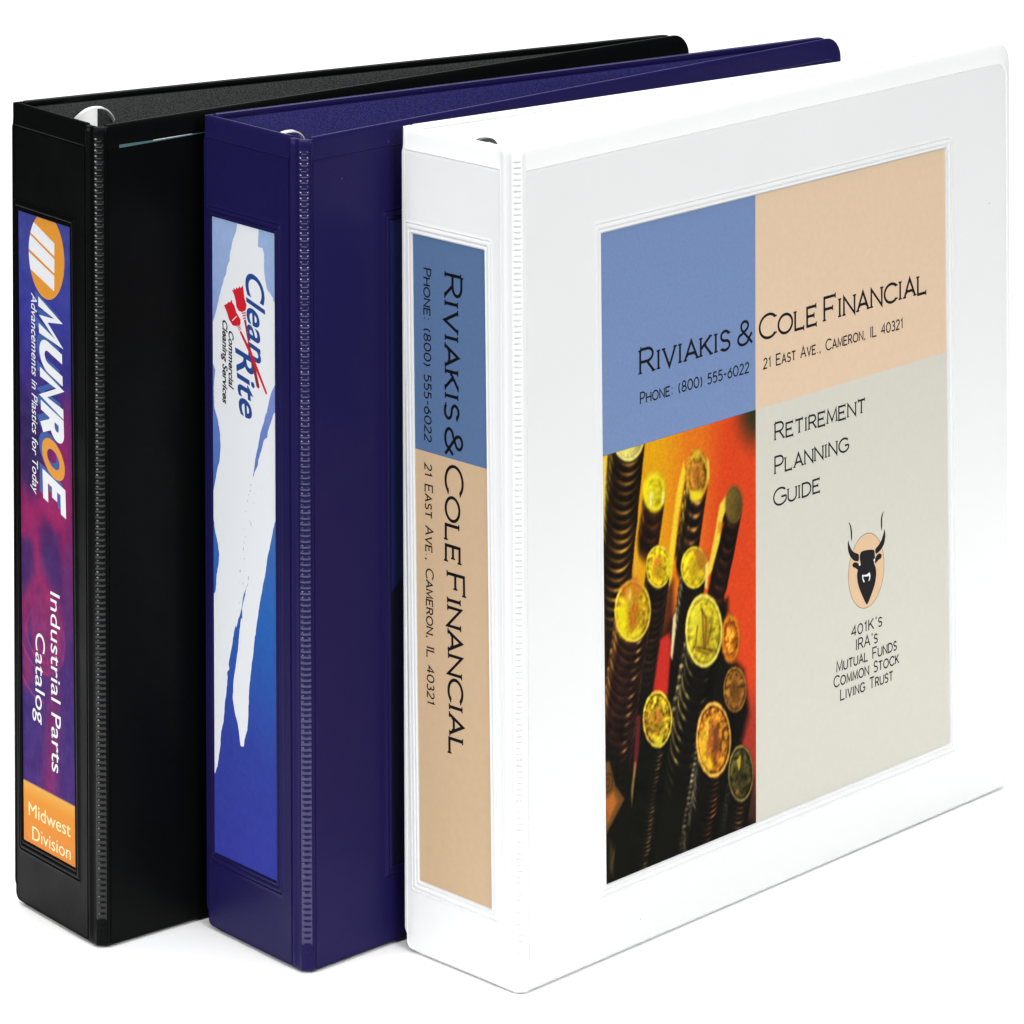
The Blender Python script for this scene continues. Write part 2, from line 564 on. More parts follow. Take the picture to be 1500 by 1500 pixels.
def font_text(pr, text, start, end, cap, up, m, bold=0.0, shear=0.0, lift=0.0, spacing=1.0, shift=(0, 0)):
    """the same with Blender's built-in lettering"""
    cu = bpy.data.curves.new('t', 'FONT')
    cu.body = text
    cu.offset = bold
    cu.space_character = spacing
    cu.resolution_u = 6
    ob = bpy.data.objects.new('t', cu)
    COL.objects.link(ob)
    dg = bpy.context.evaluated_depsgraph_get()
    dg.update()
    me = bpy.data.meshes.new_from_object(ob.evaluated_get(dg))
    co = np.array([v.co[:2] for v in me.vertices])
    fs = [tuple(p.vertices) for p in me.polygons]
    bpy.data.objects.remove(ob)
    bpy.data.curves.remove(cu)
    bpy.data.meshes.remove(me)
    H = 0.70
    x0, x1 = co[:, 0].min(), co[:, 0].max()
    ax, az = end[0] - start[0], end[1] - start[1]
    L = math.hypot(ax, az)
    ux, uz = ax / L, az / L
    vx, vz = -uz * up, ux * up
    V = []
    for x, y in co:
        X = (x - x0) / (x1 - x0) * L + y / H * cap * shear + shift[0] * cap
        Y = y / H * cap + shift[1] * cap
        V.append((start[0] + ux * X + vx * Y, start[1] + uz * X + vz * Y))
    pr.tris(V, fs, m, lift)


def ellipse(c, a, b, n=48):
    """centre, point on the right, point at the bottom"""
    pts = []
    for i in range(n):
        t = 2 * math.pi * i / n
        pts.append((c[0] + (a[0] - c[0]) * math.cos(t) + (b[0] - c[0]) * math.sin(t), c[1] + (a[1] - c[1]) * math.cos(t) + (b[1] - c[1]) * math.sin(t)))
    return pts


def clip_to_rect(pts, s0, s1, z0, z1):
    def cl(P, ins, inter):
        out = []
        for i in range(len(P)):
            a, b = P[i - 1], P[i]
            if ins(b):
                if not ins(a):
                    out.append(inter(a, b))
                out.append(b)
            elif ins(a):
                out.append(inter(a, b))
        return out

    def cut(k, v):
        def f(a, b):
            t = (v - a[k]) / (b[k] - a[k])
            return (a[0] + (b[0] - a[0]) * t, a[1] + (b[1] - a[1]) * t)
        return f
    P = cl(pts, lambda p: p[0] >= s0, cut(0, s0))
    P = cl(P, lambda p: p[0] <= s1, cut(0, s1))
    P = cl(P, lambda p: p[1] >= z0, cut(1, z0))
    return cl(P, lambda p: p[1] <= z1, cut(1, z1))


def rect_pts(s0, s1, z0, z1):
    return [(s0, z0), (s1, z0), (s1, z1), (s0, z1)]


def noise2(S, Z, scale, seed):
    """smooth value noise in -1..1"""
    rs = np.random.RandomState(seed)
    g = rs.rand(97, 97) * 2 - 1
    x, y = S / scale + 11.3, Z / scale + 7.7
    i, j = np.floor(x).astype(int), np.floor(y).astype(int)
    fx, fy = x - i, y - j
    fx, fy = fx * fx * (3 - 2 * fx), fy * fy * (3 - 2 * fy)
    a, b, c, d = g[i % 97, j % 97], g[(i + 1) % 97, j % 97], g[i % 97, (j + 1) % 97], g[(i + 1) % 97, (j + 1) % 97]
    return (a * (1 - fx) + b * fx) * (1 - fy) + (c * (1 - fx) + d * fx) * fy


def sstep(e0, e1, x):
    t = np.clip((x - e0) / (e1 - e0), 0, 1)
    return t * t * (3 - 2 * t)


def mixc(img, col, a):
    return img * (1 - a[..., None]) + np.array(col, float)[None, None] * a[..., None]


def in_poly(S, Z, poly, soft=1.0):
    """soft inside mask of a polygon: signed distance"""
    d = np.full(S.shape, 1e9)
    ins = np.zeros(S.shape, bool)
    n = len(poly)
    for i in range(n):
        (x0, y0), (x1, y1) = poly[i - 1], poly[i]
        ex, ey = x1 - x0, y1 - y0
        t = np.clip(((S - x0) * ex + (Z - y0) * ey) / (ex * ex + ey * ey + 1e-9), 0, 1)
        d = np.minimum(d, np.hypot(S - x0 - t * ex, Z - y0 - t * ey))
        c = ((y0 > Z) != (y1 > Z)) & (S < (x1 - x0) * (Z - y0) / ((y1 - y0) if abs(y1 - y0) > 1e-9 else 1e-9) + x0)
        ins ^= c
    sd = np.where(ins, d, -d)
    return sstep(-soft / 2, soft / 2, sd)


# ------------------------------------------------------------------ the setting
tb = bmesh.new()
tv = [tb.verts.new((x, y, 0)) for x, y in ((-.48, -.22), (.48, -.22), (.60, .22), (2.3, 3.1), (-2.3, 3.1), (-.60, .40))]
tf = tb.faces.new(tv)
ext = bmesh.ops.extrude_face_region(tb, geom=[tf])
bmesh.ops.translate(tb, vec=(0, 0, -.03), verts=[e for e in ext['geom'] if isinstance(e, bmesh.types.BMVert)])
bmesh.ops.recalc_face_normals(tb, faces=tb.faces[:])
bmesh.ops.bevel(tb, geom=tb.edges[:], offset=.003, segments=2, affect='EDGES')
tme = bpy.data.meshes.new('tabletop')
tb.to_mesh(tme)
tb.free()
M_TABLE = mat('white_laminate', (0.89, 0.89, 0.885), 0.6, 0.3)
table = link('tabletop', tme, None, [M_TABLE])
table['kind'] = 'structure'

# ------------------------------------------------------------------ the binders
H, W, D = 292.0, 59.99, 284.6
T = 2.3


def make_binder(loc, a_spine, a_front, a_back, colour, label):
    """an Empty at the front foot corner; parts in its own frame"""
    root = bpy.data.objects.new('ring_binder', None)
    root.empty_display_size = .05
    COL.objects.link(root)
    root.location = (loc[0], loc[1], 0)
    root['label'] = label
    root['category'] = 'binder'
    root['group'] = 'ring binders standing side by side'
    aS, aF, aB = (math.radians(a) for a in (a_spine, a_front, a_back))
    S = Panel((0, 0), aS, 1)
    F = Panel((0, 0), aF, -1)
    far = S.at(W, 0, 0)
    Bk = Panel((far.x, far.y), aB, 1)
    Sr = Panel((far.x, far.y), aS + math.pi, -1)     # the spine seen from its far edge
    return root, S, F, Bk, Sr


def binder_shell(root, S, F, Bk, Sr, colour, spine_window, front_window):
    v, lining = VINYL[colour]
    slab('spine', S, (8.4, W - 2.0, .5, H), T, (.4, 6.0, .4, .4), 8.5, 'both', root, [v], spine_window, film=FILM.get(colour))
    slab('front_cover', F, (4.4, D, .5, H), T, (.4, 9.5, 8.5, .4), 8.5, 's0', root, [v, lining], front_window, film=FILM.get(colour))
    slab('back_cover', Bk, (4.4, D, .5, H), T, (.4, 9.5, 8.5, .4), 3.0, 's0', root, [v, lining])
    hinge('hinge', S, F, H, .85 if colour == 'white' else .36, root, [HINGE[colour] if colour == 'white' else v, HINGE[colour]], grooved=colour == 'white')
    back_hinge(root, Sr, Bk, v)


def back_hinge(root, Sr, Bk, v):
    """plain rolled corner between the spine and the back cover"""
    bm = bmesh.new()
    zs = [5.2, 5.5, 5.9, 6.4, 7, 7.8, 8.8, 10, 11.5, 13, 40, 120, 200, 260, H - 9.5, H - 8.6, H - 8, H - 6, H - 3, H - 1.2, H - .7, H - .4]
    bis = (Sr.n + Bk.n).normalized()
    rows = []
    for z in zs:
        foot = 3.2 - math.sqrt(max(0, 3.2 ** 2 - max(0, 8.3 - z) ** 2))
        tuck = min(foot, 1.9)
        if z > H - 9:
            tuck += .6 * min(1, (z - (H - 9)) / 1.5)
        row = []
        for i in range(11):
            u = i / 10
            p = Sr.at(2.0, 0, 0) * (1 - u) ** 2 + Sr.at(0, 0, 0) * 2 * u * (1 - u) + Bk.at(4.4, 0, 0) * u ** 2
            e = 1 - abs(2 * u - 1)
            p = p + bis * (.0008 * e)
            row.append(bm.verts.new(p + Vector((0, 0, z * .001)) - bis * (.001 * tuck * e ** .7)))
        for p in (Bk.at(4.4, 0, -1.4), Bk.at(1.9, 0, -1.4), Sr.at(2.0, 0, -1.4)):
            row.append(bm.verts.new(p + Vector((0, 0, z * .001))))
        rows.append(row)
    w = len(rows[0])
    for a, b in zip(rows, rows[1:]):
        for i in range(w):
            bm.faces.new((a[i], a[(i + 1) % w], b[(i + 1) % w], b[i]))
    bm.faces.new(rows[0])
    bm.faces.new(rows[-1])
    bmesh.ops.recalc_face_normals(bm, faces=bm.faces[:])
    me = bpy.data.meshes.new('hinge')
    bm.to_mesh(me)
    bm.free()
    for p in me.polygons:
        p.use_smooth = True
    me.set_sharp_from_angle(angle=math.radians(60))
    return link('hinge', me, root, [v])


def tube_along(bm, pts, r, seg=8):
    rows = []
    n = len(pts)
    for i, p in enumerate(pts):
        d = (pts[min(i + 1, n - 1)] - pts[max(i - 1, 0)]).normalized()
        up = Vector((0, 0, 1)) if abs(d.z) < .9 else Vector((1, 0, 0))
        a = d.cross(up).normalized()
        b = a.cross(d)
        rows.append([bm.verts.new(p + a * (r * math.cos(t)) + b * (r * math.sin(t))) for t in [2 * math.pi * k / seg for k in range(seg)]])
    for A, B in zip(rows, rows[1:]):
        for k in range(seg):
            bm.faces.new((A[k], A[(k + 1) % seg], B[(k + 1) % seg], B[k]))
    bm.faces.new(rows[0])
    bm.faces.new(rows[-1])


def ring_mechanism(root, Bk, centre, top, width, plate=True, finish=None, th=.55):
    """steel rail with three rings on the inside of the back cover, and the thumb lever at its upper end"""
    bm = bmesh.new()
    rows = []
    for z in (14, 16, top - 16, top - 13):
        rows.append([bm.verts.new(Bk.at(centre + a, z, -T - .1 - h)) for a, h in ((-8, 0), (-8, .8), (-5, 2.2), (0, 2.8), (5, 2.2), (8, .8), (8, 0))])
    for A, B in zip(rows, rows[1:]):
        for k in range(6):
            bm.faces.new((A[k], A[k + 1], B[k + 1], B[k]))
    bm.faces.new(rows[0])
    bm.faces.new(rows[-1])
    for z in (38, 146, 254):
        pts = [Bk.at(centre - 1 + 14.0 * math.cos(t) + 0.0, z, -T - 2.4 - 12.5 + 12.5 * math.sin(t)) for t in [math.radians(100 + 340 * i / 30) for i in range(31)]]
        tube_along(bm, pts, .0016)
    bmesh.ops.recalc_face_normals(bm, faces=bm.faces[:])
    me = bpy.data.meshes.new('ring_mechanism')
    bm.to_mesh(me)
    bm.free()
    for p in me.polygons:
        p.use_smooth = True
    me.set_sharp_from_angle(angle=math.radians(50))
    mech = link('ring_mechanism', me, root, [CHROME])
    # lever: an arched rim of steel strip with a flat thumb plate filling one side
    bm = bmesh.new()
    N = 28

    def arch(u):
        s_ = centre + u * width / 2
        return s_, top - 7.0 * abs(u) ** 2.4, -T - 1.0 - 5.2 * max(0.0, 1 - u * u) ** .5
    rows = []
    for i in range(N + 1):
        s_, zt, out = arch(-1 + 2 * i / N)
        rows.append([bm.verts.new(Bk.at(s_, zt, out)), bm.verts.new(Bk.at(s_, zt, out + 2.4)), bm.verts.new(Bk.at(s_, zt - th, out + 2.4)), bm.verts.new(Bk.at(s_, zt - th, out))])
    for A, B in zip(rows, rows[1:]):
        for k in range(4):
            bm.faces.new((A[k], A[(k + 1) % 4], B[(k + 1) % 4], B[k]))
    bm.faces.new(rows[0])
    bm.faces.new(rows[-1])
    if plate:
        rows = []
        for i in range(15):
            s_, zt, out = arch(-.97 + .99 * i / 14)
            rows.append([bm.verts.new(Bk.at(s_, z, out + d)) for z, d in ((zt - th, .1), (zt - th, .9), (top - 30, .9), (top - 30, .1))])
        for A, B in zip(rows, rows[1:]):
            for k in range(4):
                bm.faces.new((A[k], A[(k + 1) % 4], B[(k + 1) % 4], B[k]))
        bm.faces.new(rows[0])
        bm.faces.new(rows[-1])
    bmesh.ops.recalc_face_normals(bm, faces=bm.faces[:])
    me = bpy.data.meshes.new('lever')
    bm.to_mesh(me)
    bm.free()
    for p in me.polygons:
        p.use_smooth = True
    me.set_sharp_from_angle(angle=math.radians(40))
    link('lever', me, mech, [finish or SATIN])


# ====================================================================== black binder
A_root, AS, AF, AB, ASr = make_binder((-0.148635, 0.043359), 127.1277, 40.0905, 28.8869, 'black',
                                      'black ring binder with an orange logo and purple label on its spine')
A_win = (18.5, 54.6, 24.2, 252.8, .0095)
binder_shell(A_root, AS, AF, AB, ASr, 'black', A_win, None)
ring_mechanism(A_root, AB, 30.5, 288.2, 18.5)


def munroe_print(S, Z):
    x = (54.6 + .0095 * (Z - 140) - S) / 36.1           # across, left to right
    y = 252.8 - Z                   # down from the top of the label
    stops = [(0, (66, 72, 146)), (35, (58, 62, 150)), (55, (58, 48, 128)), (75, (74, 44, 112)), (95, (104, 40, 104)), (110, (112, 36, 98)),
             (125, (98, 40, 102)), (145, (84, 42, 104)), (158, (70, 42, 110)), (185, (62, 44, 112)), (207, (70, 42, 112)), (230, (60, 42, 112))]
    img = np.zeros(S.shape + (3,))
    for c in range(3):
        img[..., c] = np.interp(y, [s[0] for s in stops], [s[1][c] for s in stops])
    img = mixc(img, (40, 36, 84), .75 * in_poly(x * 36, y, [(0, 62), (14, 74), (16, 92), (6, 104), (0, 98)], 8))
    img = mixc(img, (172, 34, 90), .58 * in_poly(x * 36, y, [(0, 100), (10, 104), (24, 78), (33, 62), (36, 70), (36, 100), (28, 118), (12, 112), (6, 120), (0, 118)], 12))
    img = mixc(img, (52, 38, 94), .7 * in_poly(x * 36, y, [(15, 108), (27, 112), (27, 132), (22, 130), (13, 122)], 6))
    img = mixc(img, (66, 40, 98), .8 * in_poly(x * 36, y, [(0, 119), (8, 118), (10, 130), (0, 142)], 3))
    # wine-glass like swirl
    img = mixc(img, (186, 40, 90), .60 * in_poly(x * 36, y, [(9, 116), (13, 118), (13.5, 128), (26, 138), (18, 138), (12, 134), (5, 142), (2, 156), (8, 168), (1, 172), (0, 142), (9, 130)], 8))
    img = mixc(img, (156, 46, 98), .6 * in_poly(x * 36, y, [(6, 138), (20, 134), (29, 142), (28, 156), (16, 166), (7, 160)], 3))
    for r0 in (9.5, 13.5):
        d = np.abs(np.hypot((x * 36 - 14) / 1.15, (y - 151)) - r0)
        img = mixc(img, (206, 60, 110), .5 * np.exp(-(d / .45) ** 2) * sstep(140, 150, y))
    d = np.abs(np.hypot(x * 36 - 13, y - 158) - 17)
    img = mixc(img, (205, 66, 110), .65 * np.exp(-(d / .4) ** 2) * sstep(160, 170, y) * (x < .42))
    img = mixc(img, (160, 40, 92), .55 * np.exp(-((x * 36 - (20 - .1 * (y - 190))) / 5.5) ** 2) * sstep(150, 185, y))
    img += 5 * noise2(S, Z, 4, 3)[..., None] + 4 * noise2(S, Z, 1.1, 5)[..., None] + 5 * noise2(S, Z * .2, .5, 8)[..., None] * sstep(130, 145, y)[..., None]
    o = sstep(206.5, 206.9, y)
    org = np.zeros_like(img)
    for c, (a, b, e) in enumerate(((228, 224, 222), (172, 146, 138), (84, 58, 66))):
        org[..., c] = np.interp(y, (207, 212, 228), (a, b, e))
    return img * (1 - o[..., None]) + org * o[..., None]


M_PRINT = mat('printed_picture', (.5, .5, .5), 0.55, 0.03, attr='print')
A_label = painted('spine_label', AS, -.5, A_win, 48, 300, munroe_print, A_root, M_PRINT)
A_label['label'] = 'purple label with MUNROE in white and an orange foot'
M_ORANGE = mat('orange_ink', ink(228, 152, 48), .4, .4)
M_CREAM_INK = mat('cream_ink', ink(250, 232, 176), .5, .4)
M_SHADOW_INK = mat('steel_blue_ink', ink(46, 88, 158), .5, .4)
pr = Print(AS, -.48)
em = ellipse((36.0, 239.5), (23.6, 239.5), (36.0, 224.0), 60)
em = [(s, z) for s, z in em]
pr.poly(clip_to_rect(em, 18.4, 54.5, 24, 252.7), M_ORANGE, 0)


def clip_to_convex(pts, cl):
    out = pts
    area = sum(cl[i - 1][0] * cl[i][1] - cl[i][0] * cl[i - 1][1] for i in range(len(cl)))
    sg = 1 if area > 0 else -1
    for i in range(len(cl)):
        a, b = cl[i - 1], cl[i]

        def side(p):
            return sg * ((b[0] - a[0]) * (p[1] - a[1]) - (b[1] - a[1]) * (p[0] - a[0]))
        P, out = out, []
        for j in range(len(P)):
            p, q = P[j - 1], P[j]
            sp, sq = side(p), side(q)
            if sq >= 0:
                if sp < 0:
                    t = sp / (sp - sq)
                    out.append((p[0] + (q[0] - p[0]) * t, p[1] + (q[1] - p[1]) * t))
                out.append(q)
            elif sp >= 0:
                t = sp / (sp - sq)
                out.append((p[0] + (q[0] - p[0]) * t, p[1] + (q[1] - p[1]) * t))
        if not out:
            return out
    return out


for bar in ([(46.6, 251.0), (30.44, 245.14), (30.47, 240.47), (49.0, 246.9)], [(49.0, 246.0), (30.48, 239.49), (30.52, 234.32), (49.0, 240.4)],
            [(49.0, 239.2), (30.53, 233.34), (30.76, 227.89), (49.0, 233.5)]):
    c = clip_to_convex(bar, em)
    pr.poly(c, M_WHITE_INK, .004)
pr.build('emblem', A_label)
pr = Print(AS, -.48)
MW = dict(cap=15.6, up=-1, weight=.225, serif=0, gap=.10, wide=.92, shear=.33, inset=.225)
stroke_text(pr, 'MUNROE', (41.9, 224.0), (38.9, 152.6), m=M_SHADOW_INK, lift0=.002, shift=(-.10, -.13), **{**MW})
stroke_text(pr, 'MUNROE', (41.9, 223.6), (38.9, 152.2), m=M_WHITE_INK, lift0=.02,
            mats=[M_WHITE_INK] * 4 + [M_ORANGE] + [M_WHITE_INK], **MW)
pr.build('lettering', A_label)
pr = Print(AS, -.46)
font_text(pr, 'Advancements in Plastics for Today', (46.8, 224.6), (46.4, 152.4), 4.0, -1, M_WHITE_INK, .004, .25, .0)
pr.build('lettering', A_label)
pr = Print(AS, -.48)
font_text(pr, 'Industrial Parts', (34.2, 119.2), (33.6, 54.6), 6.5, -1, M_WHITE_INK, .002, .05, .0)
font_text(pr, 'Catalog', (44.6, 102.2), (45.0, 69.3), 6.5, -1, M_WHITE_INK, .002, .05, .0)
pr.build('lettering', A_label)
pr = Print(AS, -.48)
font_text(pr, 'Midwest', (50.0, 34.1), (20.9, 34.1), 5.0, -1, M_CREAM_INK, 0.0, 0, .0)
font_text(pr, 'Division', (47.6, 25.9), (20.9, 25.9), 5.0, -1, M_CREAM_INK, 0.0, 0, .0)
pr.build('lettering', A_label)
# a sheet of paper under the clear overlay of the front, its top edge showing
pr = Print(AF, .02)
M_EDGE = mat('pale_teal_paper', ink(78, 108, 112), .5, .3)
pr.poly([(9.2, 284.4), (9.2, 283.2), (26, 283.45), (45.5, 283.75), (52, 283.8), (52, 284.05), (45.4, 284.1), (25, 284.1)], M_EDGE, .26)
pr.poly([(24, 284.2), (24, 283.95), (34, 283.98), (41, 284.05), (41, 284.2)], M_WHITE_INK, .28)
pr.build('paper_edge', A_root)

# ====================================================================== navy binder
B_root, BS, BF, BB, BSr = make_binder((-0.074553, 0.019520), 129.8267, 44.4372, 33.3724, 'blue',
                                      'navy blue ring binder with a white brush stroke and red brooms on its spine')
B_win = (17.6, 55.0, 28.1, 256.0, 0.0)
binder_shell(B_root, BS, BF, BB, BSr, 'blue', B_win, (41.6, 240.6, 28.0, 257.1, 0.0))
ring_mechanism(B_root, BB, 31.8, 283.7, 18.0, plate=False)


def clean_print(S, Z):
    y = 256.0 - Z
    x = (55.0 - S) / 37.4
    stops = [(0, (152, 176, 214)), (30, (146, 168, 214)), (60, (122, 140, 200)), (90, (86, 118, 188)), (115, (60, 104, 176)), (140, (44, 98, 176)),
             (165, (48, 84, 166)), (190, (52, 66, 154)), (228, (54, 60, 152))]
    img = np.zeros(S.shape + (3,))
    for c in range(3):
        img[..., c] = np.interp(y + 10 * (1 - x), [s[0] for s in stops], [s[1][c] for s in stops])
    return img + 3 * noise2(S, Z, 1.2, 21)[..., None]


B_label = painted('spine_label', BS, -.5, B_win, 40, 240, clean_print, B_root, M_PRINT)
B_label['label'] = 'pale to deep blue label with a white brush stroke'
BRUSH = [(39.88, 256.42), (40.34, 253.23), (42.11, 250.34), (43.18, 247.56), (44.35, 243.73), (44.45, 241.9), (45.16, 241.0), (46.14, 239.27), (46.6, 237.11), (48.2, 234.23), (49.73, 230.83), (50.9, 228.02), (51.8, 225.26), (53.07, 221.9), (54.69, 218.47), (55.95, 215.11), (55.85, 204.16), (54.97, 203.55), (53.48, 200.96), (54.12, 197.71), (54.43, 192.43), (54.02, 187.29), (52.7, 184.95), (52.27, 184.17), (50.71, 178.75), (50.39, 174.13), (51.04, 169.31), (52.84, 164.76), (53.75, 161.44), (54.94, 157.02), (55.68, 152.16), (54.74, 147.14), (53.88, 143.16), (52.14, 138.85), (51.54, 135.34), (51.92, 132.12), (53.1, 128.21), (53.39, 124.49), (54.03, 121.47), (55.19, 120.42), (55.61, 86.77), (55.55, 56.5), (54.49, 56.52), (53.14, 59.22), (52.41, 62.01), (51.31, 66.99), (50.83, 72.32), (49.3, 76.36), (48.56, 82.27), (47.46, 87.74), (46.72, 92.61), (46.97, 94.62), (45.64, 95.99), (46.07, 97.44), (45.35, 100.22), (44.18, 104.13), (43.55, 106.36), (42.82, 109.65), (41.75, 112.5), (41.32, 111.71), (40.24, 115.07), (39.09, 116.89), (37.75, 120.83), (37.03, 124.1), (35.8, 126.46), (34.03, 129.45), (35.54, 126.52), (36.52, 123.19), (37.94, 119.24), (37.62, 115.69), (38.31, 115.9), (39.39, 111.5), (40.32, 104.55), (41.85, 97.43), (43.21, 91.91), (43.69, 86.09), (42.4, 81.22), (40.68, 77.51), (39.66, 73.1), (38.98, 70.17), (37.23, 70.36), (36.78, 72.81), (35.01, 76.88), (34.35, 83.25), (33.77, 92.17), (32.69, 98.12), (31.34, 104.64), (30.44, 110.02), (29.09, 116.01), (27.76, 121.47), (28.2, 119.97), (26.87, 124.91), (25.54, 129.85), (23.96, 134.84), (22.89, 139.71), (21.13, 145.24), (19.38, 150.75), (17.63, 155.75), (15.9, 158.69), (15.66, 194.57), (18.66, 192.44), (19.97, 189.61), (22.15, 185.07), (22.42, 183.21), (24.32, 182.05), (26.08, 177.58), (27.83, 174.13), (28.01, 172.55), (30.02, 169.55), (31.52, 166.14), (30.46, 169.97), (29.56, 174.29), (27.79, 179.29), (26.46, 184.19), (24.71, 187.63), (22.96, 192.09), (23.23, 189.81), (22.97, 191.4), (21.65, 195.26), (19.9, 199.71), (18.17, 202.35), (15.58, 205.16), (15.41, 230.78), (18.39, 232.04), (18.81, 233.24), (22.23, 235.71), (23.24, 238.62), (23.91, 242.1), (23.87, 247.76), (24.72, 249.83), (27.48, 249.72), (27.09, 255.96), (27.26, 256.96)]
SPECKS = [(32.23, 164.44), (32.68, 162.28), (33.82, 160.59), (34.44, 158.29), (35.34, 154.32), (30.8, 158.3), (33.19, 151.33), (32.33, 150.49), (36.43, 147.78), (35.84, 145.32), (36.38, 143.13), (36.92, 140.68), (36.42, 137.18), (38.9, 132.48), (34.02, 131.0), (37.18, 127.95), (39.89, 128.11), (39.33, 120.98), (40.84, 117.78), (38.51, 137.22), (30.74, 128.4), (24.41, 169.7), (26.17, 164.7)]
SPECK_SIZE = [(5, 8), (4, 9), (4, 4), (4, 8), (3, 6), (4, 4), (4, 6), (4, 22), (3, 5), (4, 4), (3, 10), (4, 14), (4, 8), (8, 10), (4, 22), (4, 16), (2, 14), (4, 6), (3, 8), (3, 6), (2, 5), (2, 4), (2, 12)]
M_PAINT = mat('white_brush_ink', ink(233, 236, 240), .45, .4)
M_DARKBLUE = mat('dark_blue_ink', ink(34, 52, 92), .5, .4)
pr = Print(BS, -.49)
# ragged edge: subdivide and jitter
rag = []
rr = random.Random(11)
for i in range(len(BRUSH)):
    a, b = BRUSH[i - 1], BRUSH[i]
    L_ = math.hypot(b[0] - a[0], b[1] - a[1])
    k = max(1, int(L_ / 1.0)) if L_ < 20 else 1
    for j in range(k):
        t = j / k
        jt = .13 if 0 < j else 0
        rag.append((a[0] + (b[0] - a[0]) * t + rr.uniform(-jt, jt), a[1] + (b[1] - a[1]) * t + rr.uniform(-jt, jt)))
pr.poly(clip_to_rect(rag, 17.75, 54.85, 28.2, 255.9), M_PAINT, 0)
for (s, z), (w, h) in zip(SPECKS, SPECK_SIZE):
    w, h = w * .035, h * .05
    pr.poly([(s + rr.uniform(-.1, .1) + w * math.cos(t) * rr.uniform(.6, 1.2), z + h * math.sin(t) * rr.uniform(.6, 1.2)) for t in [k * math.pi / 4 for k in range(8)]], M_DARKBLUE, .004)
pr.build('brush_stroke', B_label)
pr = Print(BS, -.48)
M_RED = mat('red_ink', ink(206, 22, 40), .45, .4)
M_DKRED = mat('dark_red_ink', ink(150, 28, 42), .45, .4)
pr.poly([(36.01, 222.31), (34.78, 222.63), (32.75, 214.23), (30.19, 209.04), (28.65, 205.21), (26.79, 200.16), (27.65, 199.53), (28.69, 200.05), (30.56, 205.36), (32.6, 211.68), (34.05, 216.05)], M_DKRED, .012)
pr.poly([(38.66, 217.58), (37.78, 218.15), (31.9, 212.33), (27.61, 206.44), (22.48, 199.2), (22.31, 198.62), (23.18, 198.45), (28.48, 205.24), (32.78, 210.87)], M_RED, .016)
pr.poly([(43.29, 231.87), (42.06, 231.68), (42.23, 232.58), (40.92, 232.19), (40.47, 233.2), (39.6, 232.74), (38.54, 233.85), (38.02, 233.22), (36.53, 234.47), (36.11, 232.73), (35.69, 230.22), (34.4, 227.87), (34.85, 225.98), (37.03, 224.91), (39.22, 224.93), (40.52, 226.25), (40.95, 228.25), (41.81, 230.17)], M_RED, .02)
pr.poly([(48.0, 225.42), (46.23, 226.15), (45.35, 227.04), (44.47, 226.99), (43.14, 228.27), (42.97, 227.26), (41.83, 226.53), (40.54, 224.17), (38.1, 222.03), (37.94, 220.5), (40.57, 219.24), (42.76, 219.1), (44.95, 220.78), (46.25, 223.14)], M_RED, .024)
for fe in ([(37.21, 224.67), (34.94, 225.29), (34.69, 222.91), (36.53, 222.42)], [(40.13, 219.27), (38.38, 220.42), (37.6, 218.76), (39.18, 217.79)]):
    for t in (0.0, .38, .76):
        a, b, c, d = fe
        def lp(p, q, t): return (p[0] + (q[0] - p[0]) * t, p[1] + (q[1] - p[1]) * t)
        pr.poly([lp(a, d, t), lp(b, c, t), lp(b, c, t + .2), lp(a, d, t + .2)], M_RED, .02)
pr.poly([(43.19, 220.84), (40.55, 222.88), (40.28, 222.66), (42.93, 220.63)], M_PAINT, .03)
pr.build('emblem', B_label)
M_CLEAN = mat('royal_blue_ink', ink(26, 68, 138), .45, .4)
pr = Print(BS, -.48)
font_text(pr, 'Clean', (35.0, 240.6), (33.2, 209.6), 10.8, -1, M_CLEAN, .016, .30, .002)
font_text(pr, 'Rite', (41.2, 211.6), (38.6, 188.4), 10.8, -1, M_CLEAN, .016, .30, .006)
font_text(pr, 'Commercial', (45.2, 217.2), (45.3, 197.0), 2.9, -1, M_INK, .03, .28, .002)
font_text(pr, 'Cleaning Services', (48.9, 220.4), (49.0, 190.6), 2.9, -1, M_INK, .03, .28, .002)
pr.build('lettering', B_label)
# the cover sheet in the front pocket, of which a sliver shows
pr = Print(BF, -.5)
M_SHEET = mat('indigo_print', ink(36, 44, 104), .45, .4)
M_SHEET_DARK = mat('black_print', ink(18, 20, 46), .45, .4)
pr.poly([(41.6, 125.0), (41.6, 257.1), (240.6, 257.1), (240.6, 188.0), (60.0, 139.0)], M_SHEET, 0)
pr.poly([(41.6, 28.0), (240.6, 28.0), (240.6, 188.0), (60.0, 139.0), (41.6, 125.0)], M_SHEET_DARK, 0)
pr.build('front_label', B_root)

# ====================================================================== white binder
C_root, CS, CF, CB, CSr = make_binder((0.0, 0.0), 133.4835, 47.0607, 36.4325, 'white',
                                      'white ring binder with a blue and beige cover sheet and a photo of coins')
C_swin = (15.9, 53.0, 26.5, 254.5, .0105)
C_fwin = (44.35, 243.15, 26.5, 255.8, -.0070)
binder_shell(C_root, CS, CF, CB, CSr, 'white', C_swin, C_fwin)
ring_mechanism(C_root, CB, 31.6, 284.9, 17.0, plate=False, finish=M_DARK, th=1.5)  # lever rim thickened and coloured dark to draw the shaded opening

